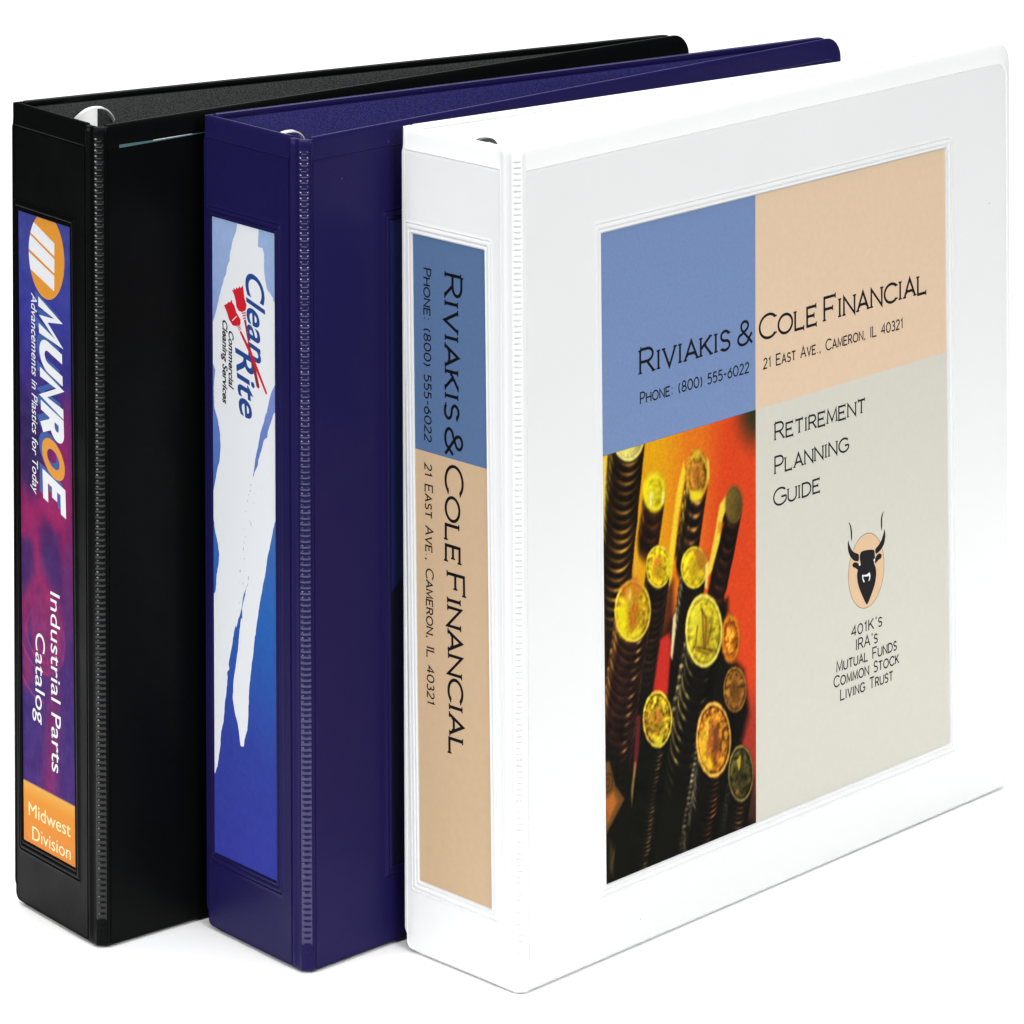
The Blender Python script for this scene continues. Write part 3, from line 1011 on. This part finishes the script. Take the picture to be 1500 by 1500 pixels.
M_BLUE_P = mat('blue_paper_print', ink(114, 140, 186), .5, .35, mottle=(900, .06))
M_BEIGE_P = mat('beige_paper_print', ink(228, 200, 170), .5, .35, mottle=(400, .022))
M_CREAM_P = mat('cream_paper_print', ink(212, 210, 197), .5, .35, mottle=(400, .018))
M_LINE_P = mat('pale_divider_ink', ink(214, 196, 186), .5, .3)
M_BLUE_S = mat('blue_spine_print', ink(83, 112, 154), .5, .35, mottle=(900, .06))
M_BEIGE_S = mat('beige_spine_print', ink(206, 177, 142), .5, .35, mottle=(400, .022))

pr = Print(CS, -.5)
def slanted(s0, k0, s1, k1, z0, z1):
    return [(s0 + k0 * (z0 - 140), z0), (s1 + k1 * (z0 - 140), z0), (s1 + k1 * (z1 - 140), z1), (s0 + k0 * (z1 - 140), z1)]


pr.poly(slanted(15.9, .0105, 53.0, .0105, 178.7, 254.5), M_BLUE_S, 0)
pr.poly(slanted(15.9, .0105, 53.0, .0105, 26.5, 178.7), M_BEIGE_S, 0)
C_slabel = pr.build('spine_label', C_root)
C_slabel['label'] = 'narrow spine label, blue above and beige below'
pr = Print(CS, -.48)
ST = dict(up=-1, m=M_INK, gap=.15, weight=.128, serif=.07)
for txt, a, b, cap in (('Riviakis', (37.8, 243.0), (37.8, 192.6), 8.75), ('&', (37.7, 189.2), (37.7, 179.7), 8.75),
                       ('Cole', (37.6, 176.2), (37.6, 142.2), 8.8), ('Financial', (37.3, 138.2), (36.1, 75.2), 8.9)):
    stroke_text(pr, txt, a, b, cap, **ST)
ST2 = dict(up=-1, m=M_INK, gap=.20, weight=.145, serif=.05, small=.84)
stroke_text(pr, 'Phone: (800) 555-6022', (48.6, 243.2), (48.4, 182.5), 3.75, **ST2)
stroke_text(pr, '21 East Ave., Cameron, IL 40321', (48.4, 174.4), (47.5, 90.0), 3.8, **ST2)
pr.build('lettering', C_slabel)

pr = Print(CF, -.5)
pr.poly(slanted(44.35, -.007, 127.95, .005, 177.4, 255.8), M_BLUE_P, 0)
pr.poly(slanted(127.95, .005, 243.15, -.007, 177.3, 255.8), M_BEIGE_P, 0)
pr.poly(slanted(127.95, .005, 243.15, -.007, 26.5, 177.3), M_CREAM_P, 0)
pr.poly(slanted(44.35, -.007, 127.95, .005, 26.5, 177.4), M_INK, 0)
pr.poly(slanted(127.85, .005, 128.25, .005, 26.5, 255.8), M_LINE_P, .006)
C_flabel = pr.build('front_label', C_root)
C_flabel['label'] = 'printed cover sheet in blue, beige and cream'
pr = Print(CF, -.48)
FT = dict(up=1, m=M_INK, gap=.15, weight=.122, serif=.07)
for txt, a, b, cap in (('Riviakis', (64.3, 202.4), (113.6, 202.4), 8.6), ('&', (118.2, 202.4), (126.6, 202.4), 8.4),
                       ('Cole', (130.6, 202.4), (163.8, 202.4), 8.6), ('Financial', (168.3, 202.5), (230.4, 202.5), 8.7)):
    stroke_text(pr, txt, a, b, cap, **FT)
FT2 = dict(up=1, m=M_INK, gap=.20, weight=.145, serif=.05, small=.82)
stroke_text(pr, 'Phone: (800) 555-6022', (64.3, 191.9), (124.4, 191.9), 3.9, **FT2)
stroke_text(pr, '21 East Ave., Cameron, IL 40321', (132.8, 191.5), (215.8, 191.5), 3.9, **FT2)
pr.build('lettering', C_flabel)
pr = Print(CF, -.48)
FT3 = dict(up=1, m=M_INK, gap=.15, weight=.122, serif=.06)
stroke_text(pr, 'Retirement', (139.2, 164.0), (192.4, 164.0), 6.2, **FT3)
stroke_text(pr, 'Planning', (139.1, 151.6), (182.3, 151.6), 6.2, **FT3)
stroke_text(pr, 'Guide', (138.3, 139.8), (165.3, 139.8), 6.1, **FT3)
pr.build('lettering', C_flabel)
pr = Print(CF, -.48)
FT4 = dict(up=1, m=M_INK, gap=.20, weight=.145, serif=.03, small=.82)
for txt, x0, x1, z in (("401K's", 183.8, 202.1, 81.4), ("IRA's", 186.4, 199.3, 75.75), ('Mutual Funds', 174.8, 211.0, 70.2),
                       ('Common Stock', 173.1, 212.3, 64.85), ('Living Trust', 177.0, 208.6, 59.25)):
    stroke_text(pr, txt, (x0, z), (x1, z), 3.95, **FT4)
pr.build('lettering', C_flabel)
pr = Print(CF, -.48)
M_OVAL = mat('tan_ink', ink(226, 190, 150), .5, .35)
M_LINE = mat('brown_line_ink', ink(120, 100, 80), .5, .35)
pr.poly(ellipse((192.8, 104.2), (203.75, 104.2), (192.8, 90.1), 56), M_LINE, 0)
pr.poly(ellipse((192.8, 104.2), (203.5, 104.2), (192.8, 90.35), 56), M_OVAL, .002)
BULL = {'black': [[(182.04, 124.75), (182.87, 124.34), (183.79, 122.92), (184.33, 120.65), (184.32, 118.45), (183.94, 116.91), (183.57, 118.61), (183.41, 121.26), (182.86, 123.41)], [(182.09, 118.24), (182.54, 116.23), (184.29, 113.52), (186.33, 112.21), (188.37, 111.47), (188.35, 108.56), (185.19, 109.55), (182.88, 111.8), (181.78, 114.36), (181.61, 116.72)], [(204.07, 124.55), (203.12, 123.64), (202.54, 121.54), (202.62, 118.89), (202.13, 116.71), (201.76, 118.78), (201.69, 121.72), (202.36, 123.62)], [(198.03, 111.16), (200.4, 112.17), (202.3, 113.98), (203.35, 116.09), (203.93, 117.84), (204.58, 114.95), (203.8, 111.9), (201.61, 110.03), (198.49, 108.96)], [(189.03, 111.32), (189.87, 112.13), (193.62, 111.89), (197.56, 111.15), (197.93, 109.67), (198.1, 107.29), (197.34, 106.0), (198.46, 104.29), (198.91, 101.85), (198.23, 98.5), (196.8, 95.9), (193.2, 90.88), (191.62, 92.99), (188.84, 97.69), (187.46, 100.91), (187.02, 103.92), (187.78, 106.07), (188.9, 106.99), (189.38, 107.76), (188.64, 109.95)], [(188.91, 107.1), (187.05, 108.68), (185.19, 108.97), (184.25, 108.3), (184.8, 107.2), (186.29, 106.69), (187.03, 105.95), (188.33, 105.48), (188.53, 106.49)], [(197.91, 107.33), (199.24, 108.79), (200.94, 109.01), (202.26, 108.13), (201.87, 106.93), (200.36, 106.68), (199.23, 106.17), (198.28, 105.5)]],
        'white': [[(189.82, 103.58), (191.22, 102.98), (193.56, 102.87), (195.07, 103.53), (195.71, 101.98), (195.42, 100.18), (194.1, 99.42), (194.86, 101.0), (194.68, 101.92), (192.62, 101.97), (190.75, 102.62), (190.55, 101.67), (191.76, 99.95), (190.82, 99.81), (189.9, 101.64)], [(188.35, 107.69), (188.91, 107.8), (189.37, 107.23), (188.81, 106.89), (188.25, 107.19)], [(197.16, 107.38), (197.63, 107.75), (198.2, 107.27), (197.91, 106.63), (197.25, 106.72)]]}


def rounded(p, times=2):
    for _ in range(times):
        p = [q for a, b in zip(p, p[1:] + p[:1]) for q in ((a[0] * .8 + b[0] * .2, a[1] * .8 + b[1] * .2), (a[0] * .2 + b[0] * .8, a[1] * .2 + b[1] * .8))]
    return p


for i, p in enumerate(BULL['black']):
    pr.poly(rounded(p), M_INK, .004 + .001 * i)
for i, p in enumerate(BULL['white']):
    pr.poly(rounded([(192.7 + (a - 192.7) * .86, 101.8 + (b - 101.8) * .86) for a, b in p] if i == 0 else p), M_WHITE_INK, .018 + .001 * i)
pr.build('emblem', C_flabel)


def coin_print(S, Z):
    """printed photograph of gold coins standing in stacks"""
    img = np.zeros(S.shape + (3,))
    u = (S - 44.3) / 83.9
    v = (177.4 - Z) / 150.9
    img[:] = (226, 158, 24)
    img = mixc(img, (224, 118, 34), sstep(.34, .60, u + .18 * v))
    img = mixc(img, (214, 76, 36), sstep(.60, .84, u + .22 * v))
    img = mixc(img, (60, 56, 34), sstep(.17, .02, np.hypot((1.0 - u) * .9, v * 1.3)))
    img = mixc(img, (150, 60, 48), sstep(.62, .80, v) * sstep(.8, .95, u))
    img = mixc(img, (70, 44, 36), sstep(.84, .97, v))
    nb = noise2(S, Z, 5, 31)
    n1 = noise2(S, Z, 1.6, 32)
    n2 = noise2(S, Z, .7, 33)
    dark = (20, 20, 13)
    # the dark table the stacks stand on
    img = mixc(img, dark, in_poly(S, Z, [(44, 140), (58, 134), (64, 122), (70, 100), (80, 112), (100, 112), (112, 112), (112, 92), (121, 84), (124, 66), (119, 56), (126, 42), (122, 30), (129, 24), (44, 24)], 4))
    img = mixc(img, (58, 34, 22), .5 * in_poly(S, Z, [(44, 140), (60, 134), (62, 110), (44, 100)], 8) * (.6 + .4 * n1))

    def column(img, c, a, b, d, length, th, glints, left=(0, (240, 214, 120)), base=(24, 20, 13), warm=(96, 62, 30), soft=.05, seed=0, fade=.0, wob=.05):
        """a leaning stack below the coin with centre c, right point a and lowest point b; d points down the stack"""
        ax, az = a[0] - c[0], a[1] - c[1]
        bx, bz = b[0] - c[0], b[1] - c[1]
        det = ax * bz - az * bx
        dx, dz = S - c[0], Z - c[1]
        P, Q = (dx * bz - dz * bx) / det, (-dx * az + dz * ax) / det
        dp, dq = (d[0] * bz - d[1] * bx) / det, (-d[0] * az + d[1] * ax) / det
        t = np.zeros(S.shape)
        wobble = np.zeros(S.shape)
        for _ in range(5):
            p = P - t * dp - wobble
            t = (Q - np.sqrt(np.clip(1 - p * p, 0, 1))) / dq
            k = np.floor(t / th)
            wobble = wob * (((np.sin(k * 78.233 + seed) * 43758.5453) % 1.0) - .5) * (t > th)
        p = P - t * dp - wobble
        m = sstep(1 + soft, 1 - soft, np.abs(p)) * (t > -.3) * sstep(length, length - max(2.0, fade), t)
        fr = t / th - np.floor(t / th)
        rnd = (np.sin(k * 12.9898 + seed * 3.1) * 43758.5453) % 1.0
        edge = np.exp(-((fr - .30) / .17) ** 2)
        groove = np.exp(-((fr - .92) / .10) ** 2) + np.exp(-((fr + .08) / .10) ** 2)
        col = np.array(base, float)[None, None] * (1 + .3 * nb + .25 * n1)[..., None]
        body = np.sqrt(np.clip(1 - p * p, 0, 1))
        col = mixc(col, warm, .27 * edge * (.25 + .75 * rnd) * body)
        for g0, gw, ga, gc in glints:
            g = np.exp(-((p - g0 - .12 * (rnd - .5)) / gw) ** 2)
            col = mixc(col, gc, np.clip(ga * g * edge * (.25 + .95 * rnd), 0, 1))
        if left[0]:
            col = mixc(col, left[1], np.clip(left[0] * np.exp(-((p + .90) / .10) ** 2) * (.35 + .65 * rnd) * (.4 + .6 * edge) * sstep(length, length * .35, t), 0, 1))
        col = mixc(col, (10, 9, 6), .5 * np.clip(groove, 0, 1))
        return img * (1 - m[..., None]) + col * m[..., None]

    def blur_poly(img, poly, col, a=1.0, soft=2.0):
        return mixc(img, col, a * in_poly(S, Z, poly, soft))

    def coin(img, c, a, b, face, centre, rim, soft=.08, relief=.35, seed=0, rimw=.055):
        ax, az = a[0] - c[0], a[1] - c[1]
        bx, bz = b[0] - c[0], b[1] - c[1]
        det = ax * bz - az * bx
        dx, dz = S - c[0], Z - c[1]
        p = (dx * bz - dz * bx) / det
        q = (-dx * az + dz * ax) / det
        r = np.hypot(p, q)
        m = sstep(1 + soft, 1 - soft, r)
        f = noise2(S + 3 * seed, Z, 1.5, 40 + seed) + .7 * noise2(S, Z, .75, 60 + seed)
        f = np.clip(f * 1.5, -1.3, 1.3)
        bust = np.exp(-(((p + .05) / .42) ** 2 + ((q - .05) / .55) ** 2) ** 2)
        F = np.array(face, float)[None, None] * (1 + relief * .40 * f[..., None])
        Cc = np.array(centre, float)[None, None] * (1 + relief * .6 * f[..., None])
        w = np.clip(bust * (.5 + .9 * f), 0, 1)[..., None] * min(1, relief * 2.4)
        colr = F * (1 - w) + Cc * w
        g = np.clip(.5 + .5 * (-p * .7 - q * .2), 0, 1)[..., None]
        colr = colr * (.72 + .45 * g)
        rg = np.exp(-((r - (1 - rimw)) / (rimw * .55)) ** 2)[..., None]
        colr = colr * (1 - .75 * rg) + np.array(rim, float)[None, None] * .75 * rg
        inn = np.exp(-((r - (1 - 2.6 * rimw)) / (rimw * .6)) ** 2)[..., None]
        colr = colr * (1 - .28 * inn * relief * 2)
        return img * (1 - m[..., None]) + colr * m[..., None]
    # --- far stacks
    img = column(img, (57.6, 183.5), (67.0, 181.6), (57.6, 172.6), (-.16, -1), 62, 3.3, [(.15, .38, .95, (222, 170, 70)), (-.3, .2, .3, (170, 110, 50))], (.9, (240, 208, 90)), (34, 24, 13), (110, 74, 36), .05, 1, 14)
    img = coin(img, (57.6, 183.5), (66.8, 181.6), (57.6, 172.8), (238, 222, 120), (220, 196, 90), (250, 238, 160), .05, .25, 1)
    img = blur_poly(img, [(44, 176.6), (46.2, 176.6), (45.4, 160), (44, 150)], (240, 214, 110), .9, 1.5)
    img = blur_poly(img, [(65.2, 158), (66.6, 158), (64, 143), (60, 118), (57.5, 118), (61.5, 142)], (226, 164, 60), .7, 2.0)
    img = column(img, (71.8, 159.0), (77.6, 157.9), (71.8, 152.2), (-.22, -1), 20, 4.5, [(.1, .35, .35, (170, 90, 50))], (.5, (220, 150, 50)), (44, 28, 15), (120, 60, 34), .16, 2, 6)
    img = coin(img, (71.8, 159.0), (78.0, 157.8), (71.8, 151.8), (232, 208, 26), (246, 236, 120), (240, 220, 60), .14, .22, 2, .16)
    img = blur_poly(img, [(68.8, 158.5), (70.6, 160), (70.4, 155), (69.2, 154)], (250, 246, 170), .8, 1.6)
    img = blur_poly(img, [(75.6, 158), (76.8, 158), (76.6, 154), (75.4, 153.6)], (250, 244, 160), .8, 1.2)
    img = column(img, (95.2, 160.3), (101.4, 159.0), (95.2, 151.6), (-.24, -1), 30, 4.6, [(.05, .3, .95, (214, 156, 84)), (-.45, .1, .5, (200, 150, 90))], (1.0, (240, 206, 70)), (34, 24, 16), (104, 62, 36), .10, 3, 4)
    img = blur_poly(img, [(87.7, 167), (88.6, 162), (84.6, 148), (82.6, 136), (79.5, 120), (77.2, 120), (80, 138), (84, 157)], (240, 206, 56), 1, 1.4)
    img = coin(img, (95.2, 160.3), (101.6, 159.0), (95.2, 151.2), (198, 140, 44), (156, 88, 44), (206, 160, 50), .16, .6, 3, .12)
    img = blur_poly(img, [(90.8, 155.6), (97.8, 154.2), (97.6, 151.6), (94, 150.6), (91.2, 152.4)], (234, 210, 46), .95, 1.6)
    img = blur_poly(img, [(100.4, 166), (101.8, 164), (102.0, 158), (101.0, 156), (100.7, 161)], (236, 204, 80), .9, .9)
    img = blur_poly(img, [(93.6, 169.4), (96.6, 169), (96.4, 165.6), (94, 166)], (226, 190, 60), .8, 2.4)
    img = column(img, (115.6, 145.4), (120.5, 144.5), (115.6, 138.6), (-.34, -1), 52, 4.2, [(-.1, .4, .45, (140, 70, 50)), (-.5, .15, .35, (170, 110, 60))], (0, None), (30, 20, 14), (84, 44, 30), .13, 4, 18)
    img = blur_poly(img, [(111.2, 149.6), (112.2, 146), (109.2, 141.6), (107.6, 134), (103, 124), (100, 122), (104.5, 136), (107.6, 147)], (238, 204, 70), 1, 1.2)
    img = blur_poly(img, [(107, 141), (110.2, 140), (108.4, 136.4), (106, 136.6)], (226, 118, 40), .65, 1.4)
    img = coin(img, (115.6, 145.4), (120.6, 144.6), (115.6, 138.4), (108, 92, 42), (96, 82, 36), (124, 104, 48), .16, .12, 4)
    # --- middle row
    img = blur_poly(img, [(76, 122), (82, 126), (82, 104), (74, 84), (70, 84), (72, 104)], (64, 30, 24), .8, 4)
    img = column(img, (73.7, 132.0), (80.2, 130.7), (73.7, 124.8), (-.20, -1), 40, 2.5, [(.0, .5, .35, (120, 84, 50)), (.75, .12, .5, (150, 120, 70))], (.5, (230, 200, 110)), (26, 20, 13), (78, 48, 28), .07, 6, 10)
    img = coin(img, (73.7, 132.0), (80.5, 130.6), (73.7, 124.4), (228, 194, 34), (172, 96, 34), (244, 226, 120), .06, .65, 6)
    img = blur_poly(img, [(77.6, 135), (80.2, 134), (80.0, 128), (78.2, 127)], (238, 216, 40), .7, 1.4)
    img = column(img, (93.3, 127.4), (100.4, 126.0), (93.3, 120.2), (-.24, -1), 34, 2.6, [(.0, .5, .2, (110, 76, 46))], (1.0, (246, 232, 176)), (24, 18, 12), (60, 38, 24), .06, 7, 8)
    img = coin(img, (93.3, 127.4), (100.7, 126.0), (93.3, 119.8), (232, 202, 34), (196, 130, 40), (246, 230, 120), .06, .5, 7)
    img = blur_poly(img, [(92.6, 134.4), (100.6, 131.6), (99.4, 125), (96, 126.5)], (160, 100, 40), .75, 2.6)
    img = blur_poly(img, [(99.5, 127), (101.5, 128), (100.4, 118), (99, 119)], (246, 226, 120), .8, .8)
    img = blur_poly(img, [(81.6, 112), (83.2, 114), (82.6, 106), (81, 97), (80, 99)], (244, 224, 170), .95, 1.0)
    img = blur_poly(img, [(74.6, 106), (79.4, 107), (80.4, 103), (78.4, 85), (73, 87), (70.4, 88)], (200, 54, 44), .95, 2.2)
    # --- near row
    img = column(img, (59.8, 119.4), (69.4, 117.4), (59.75, 108.5), (-.22, -1), 60, 3.05, [(.32, .14, .85, (206, 160, 92)), (.88, .06, .8, (190, 150, 100)), (-.45, .3, .35, (120, 74, 50))], (1.0, (214, 156, 70)), (40, 25, 20), (92, 54, 42), .035, 8, 22)
    img = blur_poly(img, [(44, 80), (49, 74), (58, 66), (60, 50), (44, 52)], (20, 19, 12), .8, 5)
    img = coin(img, (59.8, 119.4), (69.6, 117.4), (59.75, 108.3), (222, 178, 36), (160, 88, 30), (248, 218, 120), .03, .55, 9)
    img = blur_poly(img, [(51, 122), (56.6, 123), (56.6, 110.5), (53, 112)], (240, 226, 26), .8, 3.2)
    img = blur_poly(img, [(53, 130), (62, 131), (66, 126), (60, 124), (54, 126)], (186, 104, 36), .75, 3)
    img = blur_poly(img, [(56, 109.8), (63, 109.6), (65, 112.4), (58, 112)], (240, 226, 50), .75, 1.8)
    d_ = np.hypot((S - 60.5 - .25 * (Z - 118)) / 1.6, (Z - 118.5) / 7.5)
    img = mixc(img, (146, 84, 30), .7 * np.exp(-(np.abs(d_ - .8) / .22) ** 2) * (.5 + .5 * n2))
    img = mixc(img, (250, 236, 130), .7 * np.exp(-(((S - 58.2) / .9) ** 2 + ((Z - 125) / 2.6) ** 2)))
    img = coin(img, (113.5, 97.2), (118.9, 96), (113.5, 88), (198, 110, 28), (216, 152, 50), (214, 132, 40), .14, .5, 10, .14)
    img = column(img, (98.6, 103.4), (108.8, 101.0), (98.55, 90.2), (-.30, -1), 50, 3.6, [(.25, .12, .5, (150, 120, 80)), (-.62, .12, .75, (226, 196, 110)), (-.8, .08, .6, (160, 110, 60))], (1.0, (240, 220, 150)), (15, 15, 11), (54, 42, 28), .03, 12, 20)
    img = coin(img, (98.6, 103.4), (109.0, 101.0), (98.55, 90.0), (208, 188, 46), (158, 120, 30), (248, 230, 150), .028, .5, 12, .06)
    img = blur_poly(img, [(90.6, 111), (95, 114.4), (98.6, 108), (95.8, 99), (92, 103)], (230, 218, 62), .6, 3)
    for a_, b_, w_ in (((97.6, 111.5), (98.6, 96.6), .45), ((99.8, 108), (99.4, 97), .4), ((95.0, 106), (93.8, 99.6), .4), ((102.6, 104), (100.6, 98.2), .4), ((92.6, 99.0), (103.4, 95.2), .45), ((94, 97.6), (101, 94.2), .35), ((97.0, 111.6), (99.4, 108), .45)):
        dx, dz = b_[0] - a_[0], b_[1] - a_[1]
        t = np.clip(((S - a_[0]) * dx + (Z - a_[1]) * dz) / (dx * dx + dz * dz), 0, 1)
        dd = np.hypot(S - a_[0] - t * dx, Z - a_[1] - t * dz)
        img = mixc(img, (92, 62, 18), .75 * np.exp(-(dd / w_) ** 2))
    img = blur_poly(img, [(110, 79), (116, 70), (122, 73), (121, 60), (114, 52), (108, 60)], (14, 15, 11), 1, 1.6)
    img = column(img, (115.8, 78.0), (122.1, 76.4), (115.7, 69.8), (-.16, -1), 28, 2.2, [], (.4, (150, 130, 90)), (14, 14, 10), (40, 30, 20), .06, 13, 10)
    img = coin(img, (115.8, 78.0), (122.3, 76.4), (115.7, 69.6), (140, 96, 38), (86, 56, 22), (196, 146, 56), .07, .8, 13)
    # front row
    img = column(img, (72.9, 77.8), (80.7, 75.9), (72.9, 67.9), (-.22, -1), 60, 1.45, [(.22, .16, .95, (190, 146, 96)), (.0, .25, .25, (110, 80, 50))], (.0, None), (15, 17, 11), (36, 30, 20), .04, 15, 26, .09)
    img = blur_poly(img, [(61.6, 82), (64, 81.4), (62.6, 68), (60.4, 60), (59.4, 63)], (112, 42, 46), .85, 1.2)
    img = blur_poly(img, [(60.4, 66), (61.4, 65), (59.6, 55), (58.8, 50), (58.4, 56)], (176, 140, 80), .7, .7)
    img = coin(img, (72.9, 77.8), (80.9, 75.9), (72.9, 67.6), (210, 176, 44), (138, 84, 30), (232, 204, 96), .035, .95, 15)
    img = blur_poly(img, [(66, 80), (69, 84), (69.6, 74), (67, 73)], (118, 70, 28), .5, 2.5)
    img = blur_poly(img, [(70.6, 71.4), (76, 71.6), (75, 68.6), (72, 68.4)], (234, 218, 60), .8, 1.8)
    img = column(img, (103.7, 62.8), (113.3, 60.4), (103.65, 49.2), (-.28, -1), 48, 1.9, [(.30, .17, 1.0, (206, 118, 60)), (.12, .2, .35, (140, 90, 50)), (-.80, .07, .7, (236, 216, 170))], (1.0, (238, 220, 176)), (16, 15, 10), (48, 32, 20), .03, 17, 22, .07)
    img = coin(img, (103.7, 62.8), (113.5, 60.4), (103.65, 49.0), (198, 130, 40), (136, 76, 38), (242, 204, 120), .035, .85, 17)
    img = blur_poly(img, [(96, 66), (99.6, 70), (100, 60), (98, 54), (96, 58)], (234, 190, 50), .6, 2.2)
    img = blur_poly(img, [(99.4, 70), (101, 72), (100.8, 64), (99.6, 64)], (244, 208, 70), .7, 1.0)
    img = blur_poly(img, [(103, 66), (106, 68), (107, 58), (104, 56)], (96, 54, 36), .55, 2.5)
    img = blur_poly(img, [(98.6, 56), (101.4, 58), (103, 53), (100.6, 51.4)], (240, 196, 54), .75, 1.8)
    img = column(img, (118.9, 46.7), (125.9, 44.9), (118.85, 36.4), (-.24, -1), 28, 1.7, [(.05, .3, .9, (178, 120, 72))], (.5, (150, 140, 110)), (18, 17, 11), (52, 36, 22), .04, 19, 12, .06)
    img = coin(img, (118.9, 46.7), (126.1, 44.9), (118.85, 36.2), (74, 68, 34), (50, 46, 24), (190, 168, 90), .035, .9, 19, .06)
    img = blur_poly(img, [(116.6, 52), (119, 53.4), (118.6, 49), (117.6, 48)], (214, 184, 60), .8, 1.0)
    img = blur_poly(img, [(115.8, 40.4), (117.6, 41.6), (117.2, 38.4)], (190, 120, 70), .7, 1.2)
    img = blur_poly(img, [(128.4, 70), (122, 67), (118.4, 58.6), (124, 55), (126.6, 46), (128.4, 36)], (176, 62, 48), .4, 2.5)
    # a folded note at the lower left
    img = blur_poly(img, [(44, 70), (47, 69.4), (50, 60), (55, 54), (45, 44), (44, 44)], (120, 84, 40), .9, 1.4)
    img = blur_poly(img, [(44.6, 56), (49, 58), (51, 54), (46, 48)], (200, 116, 56), .75, 2.6)
    for r_ in (1.4, 3.2):
        d = np.abs(np.hypot((S - 46) / .8, Z - 62) - r_)
        img = mixc(img, (66, 42, 20), .75 * np.exp(-(d / .45) ** 2) * (S < 50))
    img = blur_poly(img, [(47, 42), (49.6, 36), (48.6, 28), (46.6, 32)], (92, 76, 40), .6, 1.8)
    img = blur_poly(img, [(46, 26.5), (47, 30), (50, 40), (49.6, 36)], (120, 96, 50), .5, .8)
    pad = np.pad(img, ((1, 1), (1, 1), (0, 0)), mode='edge')
    rows_ = .25 * pad[:-2] + .5 * pad[1:-1] + .25 * pad[2:]
    img = .25 * rows_[:, :-2] + .5 * rows_[:, 1:-1] + .25 * rows_[:, 2:]
    img = img * (1 + .05 * n2[..., None])
    g_ = np.clip(img, 0, 255) / 255.0
    return 255 * np.clip(g_ + .20 * (g_ - .42) * (1 - np.abs(2 * g_ - 1)) - .012, 0, 1)


painted('photo_print', CF, -.485, (44.4, 128.0, 26.55, 177.35, (-.0070, .0050)), 260, 470, coin_print, C_flabel, M_PRINT)
